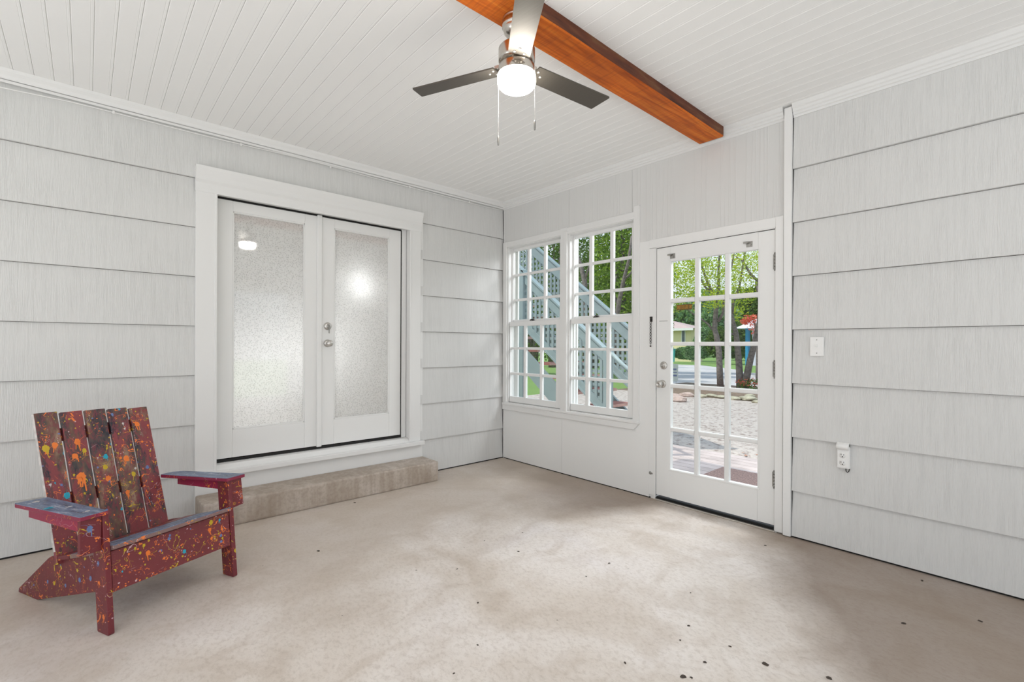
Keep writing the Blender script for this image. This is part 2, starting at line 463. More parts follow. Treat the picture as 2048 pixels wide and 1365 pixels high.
# smooth lower dado
for a, b, za, zb in wall_cells(0, 2.869, .008, .60, [(.8785, .8805, 0, 1), (1.848, 2.90, -1, 3)]): mb.box(a, b, -.004, .004, za, zb, 0)
for a, b, za, zb in wall_cells(1.757, 1.85, .60, 2.128, []): mb.box(a, b, -.004, .004, za, zb, 0)
# grooved vertical panels above windows and door, in three sheets with open joints
for x0, x1 in ((.004, .9655), (.967, 1.677), (1.679, 2.866)):
    for a, b, za, zb in wall_cells(x0, x1, 2.128, 2.80, [(0.0, 1.757, 0, 2.395), (1.85, 2.873, 0, 2.13)]):
        mb.box(a, b, -.006, .004, za, zb, 2)
zlb = [.012] + [.309 + k * .3525 for k in range(7)] + [2.80]
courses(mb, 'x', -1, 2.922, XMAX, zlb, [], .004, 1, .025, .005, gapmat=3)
wall_right = mb.build('wall_right', [M['paint'], M['siding'], M['panel'], M['joint']], kind='structure')  # joint: painted lap shadow

# walls behind the camera: porch sides with wide screened openings
OPX = [(-6.0, -.06, .10, 2.40)]
mb = MB(); wall_core(mb, 'y', YMIN, 0, XMAX, XMAX + .12, OPX)
mb.build('wall_far', M['paint'], kind='structure')
OPY = [(.6, 6.6, .10, 2.40)]
mb = MB(); wall_core(mb, 'x', -.16, XMAX + .12, YMIN - .12, YMIN, OPY)
mb.build('wall_rear', M['paint'], kind='structure')

# floor slab
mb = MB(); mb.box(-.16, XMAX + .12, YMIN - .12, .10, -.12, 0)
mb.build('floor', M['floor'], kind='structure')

# ceiling: beaded boards running along x, each with a V joint and a centre bead
mb = MB()
y = .1; step_ = .0866; prof = []
while y > YMIN - .15:
    # tight joint, and a shallower mid bead
    prof += [(y, H + .0024), (y - .0016, H + .0024), (y - .0036, H), (y - .0115, H), (y - .0135, H + .0009), (y - .0155, H), (y - step_ + .003, H)]
    y -= step_
vs = []; fs = []
for (yy_, zz_) in prof: vs += [(-.16, yy_, zz_), (XMAX + .12, yy_, zz_)]
for i in range(len(prof) - 1): fs.append((2 * i, 2 * i + 1, 2 * i + 3, 2 * i + 2))
mb.add(vs, fs)
for i in range(len(prof) - 1):
    if i % 7 == 0: mb.mi[i] = 1
mb.box(-.3, XMAX + .3, YMIN - .5, .4, H + .006, H + .14)
mb.build('ceiling', [M['ceil'], M['seam']], kind='structure')

# ------------------------------------------------------------------ trim
def trim(idx, mb, mats): return mb.build('trim_%d' % idx, mats, kind='structure')
# crown strips
mb = MB()
mb.prism([(0, 2.790), (.006, 2.790), (.012, 2.796), (.018, 2.812), (.030, 2.828), (.034, H), (0, H)], 'y', YMIN, -.0, 0)
mb.box(-.002, .005, YMIN, -.0, 2.770, 2.786, 0)
trim(1, mb, M['trimpaint'])
def crownB(a, b):
    q = MB()
    q.prism([(.004, 2.762), (-.010, 2.762), (-.012, 2.775), (-.020, 2.779), (-.022, 2.792), (-.030, 2.797), (-.033, 2.812), (-.042, 2.818), (-.046, H), (.004, H)], 'x', a, b, 0)
    return q
mbq = crownB(.0, 2.866); trim(2, mbq, M['trimpaint'])
mbq = crownB(2.922, XMAX); trim(3, mbq, M['trimpaint'])
# vertical board between panelled bay and siding
mb = MB(); mb.box(2.873, 2.919, -.036, .004, 0.006, 2.832, 0, b=.002)
mb.box(2.866, 2.873, -.004, .004, 0, 2.12, 1); mb.box(2.919, 2.922, -.012, .004, 0, 2.80, 1)
trim(4, mb, [M['paint'], M['dark']])
# inside corner strip + dark line
mb = MB(); mb.box(.0, .006, -.012, -.004, .02, 2.76, 1); mb.box(.006, .012, -.010, .0, .02, 2.76, 0)
trim(5, mb, [M['paint'], M['dark']])
# french door casing
mb = MB()
for a, b in ((-2.902, -2.775), (-1.185, -1.075)):
    mb.box(-.002, .020, a, b, .335, 2.36, 0, b=.003)
mb.box(-.001, .026, -2.787, -2.770, .335, 2.345, 0, b=.003); mb.box(-.001, .026, -1.196, -1.181, .335, 2.345, 0, b=.003)
mb.prism([(-.002, 2.345), (.022, 2.345), (.024, 2.365), (.024, 2.41), (.036, 2.43), (.044, 2.46), (.058, 2.50), (.062, 2.522), (-.002, 2.522)], 'y', -2.905, -1.070, 0)
trim(6, mb, M['trimpaint'])
# french door sill and riser
mb = MB()
mb.box(-.06, .055, -2.90, -1.045, .297, .336, 0, b=.006, seg=2)
mb.prism([(-.10, .336), (.02, .336), (-.015, .368), (-.10, .372)], 'y', -2.775, -1.185, 0)
mb.box(-.002, .012, -2.90, -1.06, .0, .297, 0, b=.001)
trim(7, mb, M['trimpaint'])
# dark weather gap under / around french doors
mb = MB()
mb.box(-.135, -.072, -2.775, -1.185, .372, .392, 1); mb.box(-.100, -.094, -2.775, -1.185, .385, 2.36, 1)
mb.box(-.158, -.003, -2.784, -2.775, .336, 2.36, 0); mb.box(-.158, -.003, -1.185, -1.176, .336, 2.36, 0); mb.box(-.158, -.003, -2.784, -1.176, 2.36, 2.369, 0); mb.box(-.158, -.1005, -2.784, -1.176, .336, .372, 0)
# leave the glazed area open
mb2 = MB()
for a, b, za, zb in wall_cells(-2.775, -1.185, .385, 2.36, [(-2.72, -2.06, .5, 2.3), (-1.93, -1.28, .5, 2.3)]): mb2.box(-.135, -.118, a, b, za, zb, 1)
mb.f = [f for f, k in zip(mb.f, range(len(mb.f))) if not (6 <= k < 12)]; mb.mi = mb.mi[:6] + mb.mi[12:]; mb.sm = mb.sm[:6] + mb.sm[12:]
mb.add(mb2.v, mb2.f, 1)
trim(8, mb, [M['trimpaint'], M['dark']])
# window casing, mullion, sill
mb = MB()
mb.box(.006, .064, -.020, .004, .606, 2.395, 0, b=.002)
mb.box(.866, .955, -.020, .004, .622, 2.40, 0, b=.002)
mb.box(.915, .955, -.030, -.018, .622, 2.36, 0, b=.002)
mb.box(1.700, 1.757, -.020, .004, .606, 2.44, 0, b=.002)
mb.box(.006, 1.700, -.016, .004, 2.335, 2.395, 0, b=.002)
mb.prism([(.006, .624), (1.7625, .624), (1.7625, .600), (1.710, .545), (.006, .545)], 'y', -.026, .004, 0, bev=.002)
mb.box(.006, 1.765, -.034, .004, .598, .622, 0, b=.004)
trim(9, mb, M['trimpaint'])
# exterior door casing, stops and threshold
mb = MB()
mb.box(1.848, 1.905, -.0065, .004, .03, 2.058, 0, b=.001); mb.box(2.817, 2.866, -.018, .004, 0.01, 2.13, 0, b=.002)
mb.box(1.848, 2.866, -.0120, .004, 2.06, 2.13, 0, b=.002)
for a, b in ((1.895, 1.9085), (2.8115, 2.825)): mb.box(a, b, -.010, .15, .0, 2.065, 0)
mb.box(1.9, 2.82, -.010, .15, 2.0545, 2.068, 0)
mb.box(1.905, 2.815, .050, .07, .03, 2.06, 1)
mb.f = mb.f[:-6]; mb.mi = mb.mi[:-6]; mb.sm = mb.sm[:-6]
mb.box(1.9055, 1.9110, .006, .012, .03, 2.055, 1); mb.box(2.8085, 2.8125, .006, .012, .03, 2.055, 1); mb.box(1.906, 2.812, .006, .012, 2.0505, 2.0575, 1)
trim(10, mb, [M['paint'], M['dark']])
mb = MB()
mb.box(1.90, 2.82, -.022, .13, 0.0, .010, 0, b=.003); mb.box(1.90, 2.82, .008, .12, .010, .022, 1); mb.box(1.90, 2.82, -.004, .004, .010, .014, 1)
trim(11, mb, [simple('worn_aluminium_threshold', (.62, .58, .52), .4, .7, var=.15), M['dark']])
# dark shadow gap at the foot of the walls
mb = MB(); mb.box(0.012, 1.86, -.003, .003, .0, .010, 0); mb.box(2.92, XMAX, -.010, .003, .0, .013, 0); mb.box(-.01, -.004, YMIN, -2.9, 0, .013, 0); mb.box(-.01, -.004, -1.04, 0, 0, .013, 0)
trim(12, mb, M['dark'])  # dark strips standing in for the shadow gap, not a trim board

# ------------------------------------------------------------------ french doors (recessed face x = -.07)
def lever_set(parent, y, z, x, key=False):
    R = Matrix.Translation((x, y, z)) @ Matrix.Rotation(PI / 2, 4, 'Y')
    q = MB(); q.lathe([(.0, -.002), (.032, -.002), (.033, .004), (.030, .010), (.024, .014), (.022, .015), (0, .016)], 28, 0, R)
    if key:
        q.lathe([(.015, .014), (.015, .024), (.012, .027), (0, .027)], 20, 0, R)
        d = q.build('deadbolt', M['nickel_b'], parent)
        k = MB(); k.box(x + .026, x + .030, y - .011, y + .011, z - .012, z + .012, 0, b=.003); k.box(x + .027, x + .0295, y - .004 + .004, y + .004 + .004, z - .062, z - .008, 0, b=.001)
        for i in range(4): k.box(x + .027, x + .0295, y - .002, y + .001, z - .055 + i * .011, z - .050 + i * .011, 0)
        plabel(k.build('key', M['steel'], d), 'key left in the deadbolt')
        return d
    q.lathe([(.011, .012), (.010, .030), (.014, .036), (.024, .042), (.0275, .052), (.0265, .064), (.020, .071), (0, .072)], 28, 0, R)
    q.box(x + .072, x + .0745, y - .006, y + .006, z - .002, z + .002, 0)
    return q.build('door_knob', M['nickel_b'], parent)
def french_leaf(idx, y0, y1, g0, g1, hardware):
    d = empty('door_%d' % idx, (-.10, (y0 + y1) / 2, .40), kind='structure')
    inv = Matrix.Translation((.10, -(y0 + y1) / 2, -.40))
    q = MB(); zb, zt = .398, 2.342; gz0, gz1 = .610, 2.262
    x0, x1 = -.115, -.070
    q.box(x0, x1, y0, g0, zb, zt, 0, b=.0025); q.box(x0, x1, g1, y1, zb, zt, 0, b=.0025)
    q.box(x0, x1, g0, g1, zb, gz0, 0, b=.0025); q.box(x0, x1, g0, g1, gz1, zt, 0, b=.0025)
    # glazing bead
    w = .010
    for a, b, c, e in ((g0, g0 + w, gz0, gz1), (g1 - w, g1, gz0, gz1), (g0, g1, gz0, gz0 + w), (g0, g1, gz1 - w, gz1)):
        q.box(x1 - .018, x1 - .002, a, b, c, e, 0, b=.002)
    o = q.build('door_frame', M['paint'], d); o.data.transform(inv)
    q = MB(); q.box(-.094, -.088, g0, g1, gz0, gz1)
    o = q.build('glass_pane', M['obscure'], d); o.data.transform(inv); plabel(o, 'pebbled obscure glass pane')
    if hardware:
        for k in (True, False):
            o = lever_set(d, y0 + .066, 1.414 if k else 1.267, -.070, k)
            o.data.transform(inv)
            for ch in [c for c in bpy.data.objects if c.parent == o]: ch.data.transform(inv)
    return d
french_leaf(1, -2.768, -2.008, -2.652, -2.125, False)
french_leaf(2, -2.003, -1.242, -1.880, -1.360, True)
mb = MB(); mb.box(-.070, -.050, -2.030, -1.990, .392, 2.350, 0, b=.004)
trim(13, mb, M['paint'])
mb = MB(); mb.box(-.112, -.060, -1.232, -1.190, .372, 2.36, 0, b=.002); mb.box(-.112, -.074, -1.2415, -1.2325, .385, 2.35, 1)
mb.box(-.115, -.078, -2.774, -1.19, 2.344, 2.36, 1)
trim(14, mb, [M['trimpaint'], M['dark']])

# ------------------------------------------------------------------ glazed exterior door (door_3)
d3 = empty('door_3', (2.36, .02, 0.03), kind='structure')
inv = Matrix.Translation((-2.36, -.02, -.03))
q = MB(); X0, X1, Z0, Z1 = 1.912, 2.808, .042, 2.050
gx = [(2.037, 2.233), (2.269, 2.464), (2.500, 2.699)]
gz = [(.272, .573), (.605, .921), (.953, 1.258), (1.288, 1.600), (1.634, 1.932)]
ya, yb = .000, .042
q.box(X0, gx[0][0], ya, yb, Z0, Z1, 0, b=.002); q.box(gx[2][1], X1, ya, yb, Z0, Z1, 0, b=.002)
q.box(gx[0][0], gx[2][1], ya, yb, Z0, gz[0][0], 0); q.box(gx[0][0], gx[2][1], ya, yb, gz[4][1], Z1, 0)
def muntin_grid(q, gx, gz, ya, yb, mat=0, e=.006):
    for (a, b), (c, d_) in zip(gx, gx[1:]):
        q.prism([(b, yb), (b, ya + e), (b + e, ya), (c - e, ya), (c, ya + e), (c, yb)], 'z', gz[0][0], gz[-1][1], mat)
    for (a, b), (c, d_) in zip(gz, gz[1:]):
        for x_ in gx:
            q.prism([(yb, b), (ya + e, b), (ya + .0005, b + e), (ya + .0005, c - e), (ya + e, c), (yb, c)], 'x', x_[0], x_[1], mat)
muntin_grid(q, gx, gz, .004, .036)
# sloped glazing sticking round the whole light
w = .014
q.prism([(gx[0][0] - .001, ya), (gx[0][0] - .001, yb - .004), (gx[0][0] - w, ya - .0015)], 'z', gz[0][0] - w, gz[4][1] + w, 0)
q.prism([(gx[2][1] + .001, ya), (gx[2][1] + .001, yb - .004), (gx[2][1] + w, ya - .0015)], 'z', gz[0][0] - w, gz[4][1] + w, 0)
q.box(gx[0][0] - w, gx[2][1] + w, -.004, 0.001, gz[0][0] - w, gz[0][0] - .002, 0, b=.0015)
o = q.build('door_slab', M['paint'], d3); o.data.transform(inv)
q = MB(); q.box(gx[0][0] - .004, gx[2][1] + .004, .019, .022, gz[0][0] - .004, gz[4][1] + .004)
o = q.build('glass_pane', M['glass'], d3); o.data.transform(inv)
def rose(x, z, y, parent, knob):
    R = Matrix.Translation((x, y, z)) @ Matrix.Rotation(PI / 2, 4, 'X')
    q = MB(); q.lathe([(0, -.002), (.031, -.002), (.032, .003), (.028, .009), (.024, .011), (0, .012)], 28, 0, R)
    if knob: q.lathe([(.011, .010), (.010, .028), (.015, .035), (.025, .042), (.0275, .052), (.026, .063), (.019, .070), (.012, .070), (.010, .066), (0, .066)], 28, 0, R)
    else:
        q.lathe([(.019, .010), (.018, .015), (0, .015)], 24, 0, R); q.box(x - .016, x + .016, y - .028, y - .012, z - .0045, z + .0045, 0, b=.002)
    o = q.build('door_knob' if knob else 'deadbolt', M['nickel_b'], parent); o.data.transform(inv)
rose(1.978, 1.098, 0, d3, False); rose(1.968, .948, 0, d3, True)
for zc in (1.83, 1.10, .354):
    q = MB()
    for k in range(5):
        z0_ = zc - .055 + k * .022
        q.tube([(2.810, -.008, z0_ + .001), (2.810, -.008, z0_ + .021)], .0065, 10)
    q.tube([(2.810, -.008, zc - .062), (2.810, -.008, zc - .055)], .005, 8); q.tube([(2.810, -.008, zc + .055), (2.810, -.008, zc + .063)], .005, 8)
    q.box(2.796, 2.8085, -.002, .002, zc - .05, zc + .05); q.box(2.8115, 2.822, -.0115, -.009, zc - .05, zc + .05)
    o = q.build('hinge', M['steel'], d3); o.data.transform(inv)
for xb, zb_ in ((2.052, 1.972), (2.640, 1.975)):
    q = MB(); q.box(xb - .020, xb + .022, -.004, 0, zb_ - .020, zb_ + .020, 0, b=.001)
    q.box(xb - .018, xb + .004, -.020, -.003, zb_ + .008, zb_ + .014); q.box(xb - .034, xb - .006, -.022, -.018, zb_ + .004, zb_ + .018, 0, b=.001)
    q.tube([(xb + .010, -.003, zb_ - .006), (xb + .010, -.011, zb_ - .006)], .005, 8); q.tube([(xb + .010, -.003, zb_ + .008), (xb + .010, -.011, zb_ + .008)], .004, 8)
    o = q.build('curtain_rod_bracket', M['steel'], d3); o.data.transform(inv)
q = MB(); q.box(1.936, 2.010, -.0012, 0, 1.455, 1.459)
o = q.build('scuff_slot', M['steel'], d3); o.data.transform(inv)
# sticker on the far side of the glass: the writing reads backwards from in here
st = MB(); st.box(2.075, 2.205, .0223, .0228, 1.540, 1.583, 0); st.box(2.077, 2.203, .0219, .0223, 1.542, 1.581, 1)
FONT = {'N': ["X...X", "XX..X", "X.X.X", "X..XX", "X...X", "X...X", "X...X"], 'O': [".XXX.", "X...X", "X...X", "X...X", "X...X", "X...X", ".XXX."],
        'S': [".XXXX", "X....", "X....", ".XXX.", "....X", "....X", "XXXX."], 'L': ["X....", "X....", "X....", "X....", "X....", "X....", "XXXXX"],
        'I': [".XXX.", "..X..", "..X..", "..X..", "..X..", "..X..", ".XXX."], 'C': [".XXX.", "X...X", "X....", "X....", "X....", "X...X", ".XXX."],
        'T': ["XXXXX", "..X..", "..X..", "..X..", "..X..", "..X..", "..X.."], 'G': [".XXX.", "X...X", "X....", "X.XXX", "X...X", "X...X", ".XXXX"], ' ': ["....."] * 7}
txt = 'NO SOLICITING'; cw = .1205 / (len(txt) * 6)
for i, ch_ in enumerate(txt):
    for r_, row in enumerate(FONT[ch_]):
        for c_, q_ in enumerate(row):
            if q_ == 'X':
                xr = 2.2005 - (i * 6 + c_) * cw; zt_ = 1.576 - r_ * .0037
                st.box(xr - cw, xr, .0214, .0219, zt_ - .0037, zt_, 2)
o = st.build('sticker', [simple('sticker_back', (.10, .045, .0), .4), simple('sticker_brown', (.16, .075, .0), .35), simple('sticker_orange', (.62, .30, .02), .35)], d3)
o.data.transform(inv); plabel(o, 'brown and orange sticker, its lettering reversed')

# ------------------------------------------------------------------ windows
def sash(name, parent, inv, gx, gz, x0, x1, z0, z1, ya, yb):
    q = MB()
    q.box(x0, gx[0][0], ya, yb, z0, z1, 0, b=.0015); q.box(gx[-1][1], x1, ya, yb, z0, z1, 0, b=.0015)
    q.box(gx[0][0], gx[-1][1], ya, yb, z0, gz[0][0], 0, b=.0015); q.box(gx[0][0], gx[-1][1], ya, yb, gz[-1][1], z1, 0, b=.0015)
    muntin_grid(q, gx, gz, ya + .006, yb - .004, 0, .004)
    o = q.build(name, M['paint'], parent); o.data.transform(inv)
    g = MB(); ym = (ya + yb) / 2 + .004; g.box(gx[0][0] - .003, gx[-1][1] + .003, ym, ym + .003, gz[0][0] - .003, gz[-1][1] + .003)
    p_ = g.build('glass_pane', M['glass'], o); p_.data.transform(inv)
    return o
def window(idx, X0, X1, gx, left_jamb):
    cx = (X0 + X1) / 2
    w_ = empty('window_%d' % idx, (cx, .05, .622), kind='structure'); inv = Matrix.Translation((-cx, -.05, -.622))
    q = MB()
    Z0, Z1 = .622, 2.335
    q.box(X0 - .004, X0 + .006, -.004, .13, Z0, Z1); q.box(X1 - .006, X1 + .004, -.004, .13, Z0, Z1)
    q.box(X0, X1, -.004, .13, Z1 - .006, Z1 + .004); q.box(X0, X1, -.004, .20, Z0 - .004, Z0 + .006)
    q.box(X0 + .006, X0 + .022, .058, .068, Z0, Z1); q.box(X1 - .022, X1 - .006, .058, .068, Z0, Z1)
    q.box(X0 + .006, X0 + .016, -.002, .010, Z0, Z1, 0, b=.002); q.box(X1 - .016, X1 - .006, -.002, .010, Z0, Z1, 0, b=.002)
    # outside stop and screen rail
    q.box(X0 + .004, X0 + (.050 if left_jamb else .016), .110, .128, Z0, Z1); q.box(X1 - .022, X1 - .004, .110, .128, Z0, Z1)
    o = q.build('window_jamb', M['trimpaint'], w_); o.data.transform(inv)
    sash('lower_sash', w_, inv, gx, [(.694, .929), (.958, 1.210), (1.235, 1.466)], X0 + .012, X1 - .012, .632, 1.515, .018, .056)
    sash('upper_sash', w_, inv, gx, [(1.539, 1.744), (1.771, 2.021), (2.047, 2.300)], X0 + .008, X1 - .008, 1.500, 2.330, .070, .108)
    xm = (gx[1][0] + gx[1][1]) / 2 - .02
    q = MB(); q.box(xm - .028, xm + .028, .024, .048, 1.515, 1.522, 0, b=.002); q.tube([(xm - .020, .028, 1.526), (xm, .020, 1.530), (xm + .030, .040, 1.528)], [.004, .006, .004], 8)
    q.lathe([(.011, 0), (.011, .012), (.006, .016), (0, .016)], 14, 0, Matrix.Translation((xm + .008, .036, 1.520)))
    o = q.build('sash_lock', M['black'], w_); o.data.transform(inv)
    return w_
window(1, .062, .866, [(.084, .295), (.331, .541), (.575, .776)], True)
window(2, .955, 1.700, [(.946 + .022, 1.145), (1.183, 1.387), (1.424, 1.623)], False)

# ------------------------------------------------------------------ concrete step at the french doors
mb = MB(); mb.box(0.012, .292, -2.90, -1.045, 0, .180, 0, b=.014, seg=2)
st_ = mb.build('door_step', M['step'])
tag(st_, 'long low concrete step on the floor under the frosted double doors', 'step')

# ------------------------------------------------------------------ beam
mb = MB()
BX0, BX1 = 2.294, 2.476
ys = [-.048 - (6.5 - .048) * k / 60 for k in range(61)]
rnd = random.Random(5)
vs = []; fs = []; mi = []
for yv in ys:
    wx = .003 * noise.noise(Vector((yv * 2, 0, 0))); wz = .003 * noise.noise(Vector((yv * 2.3, 4, 0)))
    vs += [(BX0 + wx, yv, H), (BX0 + wx, yv, 2.778 + wz), (BX0 + .004 + wx, yv, 2.773 + wz), (BX1 - .006 + wx, yv, 2.773 - wz), (BX1 + wx, yv, 2.780 - wz), (BX1 + wx * .3, yv, H)]
for i in range(len(ys) - 1):
    for k in range(5):
        fs.append((i * 6 + k, (i + 1) * 6 + k, (i + 1) * 6 + k + 1, i * 6 + k + 1)); mi.append(1 if k == 4 else 0)
fs.append((0, 1, 2, 3, 4, 5)); mi.append(1); e_ = (len(ys) - 1) * 6; fs.append((e_ + 5, e_ + 4, e_ + 3, e_ + 2, e_ + 1, e_)); mi.append(1)
mb.v = vs; mb.f = fs; mb.mi = mi; mb.sm = [False] * len(fs)
bm_ = mb.build('ceiling_beam', [M['beam'], M['beam_edge']])
tag(bm_, 'orange-stained rough wooden beam running across the white board ceiling', 'beam')

# ------------------------------------------------------------------ ceiling fan
FX, FY = 2.387, -1.99
fan = empty('ceiling_fan', (FX, FY, 2.775), label='three-blade brushed nickel ceiling fan with lit white light, hung from the wooden beam', cat='ceiling fan')
def fz(z): return z - 2.775
q = MB(); q.lathe([(0, 0), (.066, 0), (.067, -.008), (.0645, -.011), (.0645, -.020), (.068, -.023), (.068, -.044), (.064, -.047), (.064, -.050), (.060, -.066), (.047, -.080), (.030, -.087), (.018, -.089), (0, -.089)], 48)
q.lathe([(.0, 0), (.003, .0), (.003, .003), (0, .004)], 10, 0, Matrix.Translation((-.066, -.02, -.030)) @ Matrix.Rotation(-PI / 2, 4, 'Y'))
q.build('canopy', M['nickel'], fan)
q = MB(); q.tube([(0, 0, -.08), (0, 0, fz(2.635))], .0125, 20); q.lathe([(.020, fz(2.66)), (.022, fz(2.645)), (.022, fz(2.637)), (0, fz(2.637))], 24)
q.build('downrod', M['nickel'], fan)
q = MB(); q.lathe([(0, fz(2.640)), (.070, fz(2.640)), (.0795, fz(2.638)), (.0845, fz(2.631)), (.0850, fz(2.585)), (.0845, fz(2.573)), (.078, fz(2.570)), (.070, fz(2.569)), (0, fz(2.569))], 64)
q.build('motor_housing', M['nickel'], fan)
q = MB(); q.lathe([(0, fz(2.569)), (.062, fz(2.569)), (.062, fz(2.553)), (.080, fz(2.553)), (.0845, fz(2.549)), (.0855, fz(2.512)), (.084, fz(2.508)), (0, fz(2.508))], 64)
q.build('light_kit_fitter', M['nickel'], fan)
gp = [(0, fz(2.512)), (.0868, fz(2.512)), (.0885, fz(2.505)), (.0890, fz(2.480))]
for k in range(1, 8):
    a = k / 7 * PI / 2; gp.append((.0890 - .036 * (1 - math.cos(a)), fz(2.480) - .034 * math.sin(a)))
gp += [(.030, fz(2.4445)), (0, fz(2.444))]
q = MB(); q.lathe(gp, 56); plabel(q.build('light_shade', M['globe'], fan), 'glowing white drum glass shade')
for ang in (-156.2, -36.0, 84.3):
    Rz = Matrix.Rotation(math.radians(ang), 4, 'Z')
    pitch = Matrix.Rotation(math.radians(-10.5), 4, 'X')
    T = Rz @ Matrix.Translation((0, 0, fz(2.5525))) @ pitch
    q = MB()
    r0, r1, w0, w1, th = .098, .568, .050, .0575, .0032
    pts = [(r0, -w0)] + [(r0 + (r1 - r0) * k / 8, -(w0 + (w1 - w0) * k / 8)) for k in range(1, 8)]
    for k in range(6):
        a = -PI / 2 + k / 5 * PI / 2; pts.append((r1 - .006 + .006 * math.cos(a), -w1 + .006 + .006 * math.sin(a)))
    for k in range(6):
        a = k / 5 * PI / 2; pts.append((r1 - .020 - .006 + .006 * math.cos(a) + 0, w1 - .006 + .006 * math.sin(a)))
    pts += [(r0 + (r1 - r0) * k / 8, (w0 + (w1 - w0) * k / 8)) for k in reversed(range(1, 8))] + [(r0, w0)]
    q.prism(pts, 'z', -th, th, 0, T)
    bl = q.build('fan_blade', M['blade'], fan)
    q = MB(); q.box(.066, .150, -.020, .020, th, th + .004, 0, M_=T); q.box(.055, .100, -.030, .030, th, th + .012, 0, M_=T)
    q.build('blade_arm', M['nickel'], bl)
    for sx, sy in ((.112, -.022), (.112, .022), (.140, 0)):
        q = MB(); q.lathe([(.0062, 0), (.0058, -.0018), (.0035, -.0034), (0, -.0038)], 12, 0, T @ Matrix.Translation((sx, sy, -th)))
        q.build('blade_screw', M['chainwhite'], bl)
rd = Vector((math.cos(YAW), math.sin(YAW), 0)); dd = Vector((-math.sin(YAW), math.cos(YAW), 0))
for sgn, off, z0_, z1_ in ((-1, .078, 2.535, 2.245), (1, .0815, 2.535, 2.285)):
    P = rd * (sgn * off) + dd * (-.038 if sgn > 0 else .030)
    pr = .0885 + .003
    P = P.normalized() * max(P.length, pr)
    q = MB(); q.tube([(P.x * .93, P.y * .93, fz(z0_)), (P.x, P.y, fz(z0_) - .004), (P.x, P.y, fz(z1_))], .0011, 6)
    z = fz(z0_) - .008
    while z > fz(z1_): q.lathe([(0, .0016), (.0018, .0), (0, -.0016)], 6, 0, Matrix.Translation((P.x, P.y, z))); z -= .0052
    c_ = q.build('pull_chain', M['chainwhite'], fan)
    q = MB(); zz = fz(z1_)
    q.lathe([(0, zz), (.002, zz), (.0042, zz - .006), (.0048, zz - .030), (.0040, zz - .042), (.002, zz - .046), (0, zz - .046)], 12, 0, Matrix.Translation((P.x, P.y, 0)))
    q.build('chain_fob', M['steel'], c_)

# ------------------------------------------------------------------ chair
CH = empty('adirondack_chair', (1.353, -3.402, 0), math.radians(24.3), label='low maroon wooden slat-back garden chair covered in orange, yellow and blue paint splatters', cat='chair')
def splash(q, cx, cy, r, plane, mat, seed, drips=3, thick=.0009):
    """raised blot of spilled paint with arms and drips; plane maps (a, b, h) to local space"""
    rn = random.Random(seed); n = 26; pts = []
    lob = [rn.uniform(.55, 1.25) for _ in range(n)]
    for k in range(n):
        a = 2 * PI * k / n; rr = r * (.55 + .45 * lob[k])
        pts.append((cx + rr * math.cos(a), cy + rr * math.sin(a) * 1.25))
    o = len(q.v)
    vs = [plane(cx, cy, thick)] + [plane(a, b, thick) for a, b in pts] + [plane(a, b, 0) for a, b in pts]
    fs = [(0, 1 + k, 1 + (k + 1) % n) for k in range(n)] + [(1 + k, 1 + n + k, 1 + n + (k + 1) % n, 1 + (k + 1) % n) for k in range(n)]
    q.add(vs, fs, mat, False)
    for d in range(drips):
        a0 = rn.uniform(-r * .6, r * .6); L = r * rn.uniform(1.4, 3.6); w = r * rn.uniform(.10, .22)
        dx = rn.uniform(-.25, .25) * L
        ps = [(cx + a0 - w, cy), (cx + a0 + w, cy), (cx + a0 + dx + w * .7, cy - L), (cx + a0 + dx, cy - L - w), (cx + a0 + dx - w * .7, cy - L)]
        vs = [plane(a, b, thick * .9) for a, b in ps] + [plane(a, b, 0) for a, b in ps]; m_ = len(ps)
        q.add(vs, [tuple(range(m_))] + [(k, (k + 1) % m_, m_ + (k + 1) % m_, m_ + k) for k in range(m_)], mat, False)
    for d in range(rn.randint(2, 4)):          # thrown strings
        a = rn.uniform(0, 2 * PI); L = r * rn.uniform(2, 4.5); w = r * .07; px, py = cx, cy; bend = rn.uniform(-.5, .5)
        prev = None
        for k in range(7):
            tt = k / 6; aa = a + bend * tt * 2
            nx, ny = cx + math.cos(aa) * L * tt, cy + math.sin(aa) * L * tt
            nrm = (-math.sin(aa) * w * (1.1 - tt), math.cos(aa) * w * (1.1 - tt))
            cur = (nx + nrm[0], ny + nrm[1], nx - nrm[0], ny - nrm[1])
            if prev: q.add([plane(prev[0], prev[1], thick), plane(prev[2], prev[3], thick), plane(cur[2], cur[3], thick), plane(cur[0], cur[1], thick)], [(0, 1, 2, 3)], mat)
            prev = cur
SPM = [M['splash'][k] for k in ('orange', 'mustard', 'sky', 'blue', 'white')]
def clipu(v, lo, hi): return min(max(v, lo), hi)
# legs (lean back a little)
for k, (a, b) in enumerate(((.000, .023), (.570, .593))):
    q = MB(); q.prism([(-.004, 0), (-.083, 0), (-.087, .006), (-.137, .513), (-.050, .513), (0, .006)], 'y', a, b, 0, bev=.0015)
    pl_ = (lambda a_, b_, h: (a_ - .1 * b_, -h, b_)) if k == 0 else (lambda a_, b_, h: (-.1 * b_ + h, .570 + clipu(a_ + .05, 0, .023), b_))
    if k == 0:
        splash(q, -.030, .075, .008, pl_, 1, 4, 2); splash(q, -.052, .215, .007, pl_, 1, 9, 1)
        splash(q, -.05, .30, .007, pl_, 4, 12, 2)
    q.build('front_leg', [M['ch_frame']] + SPM, CH)
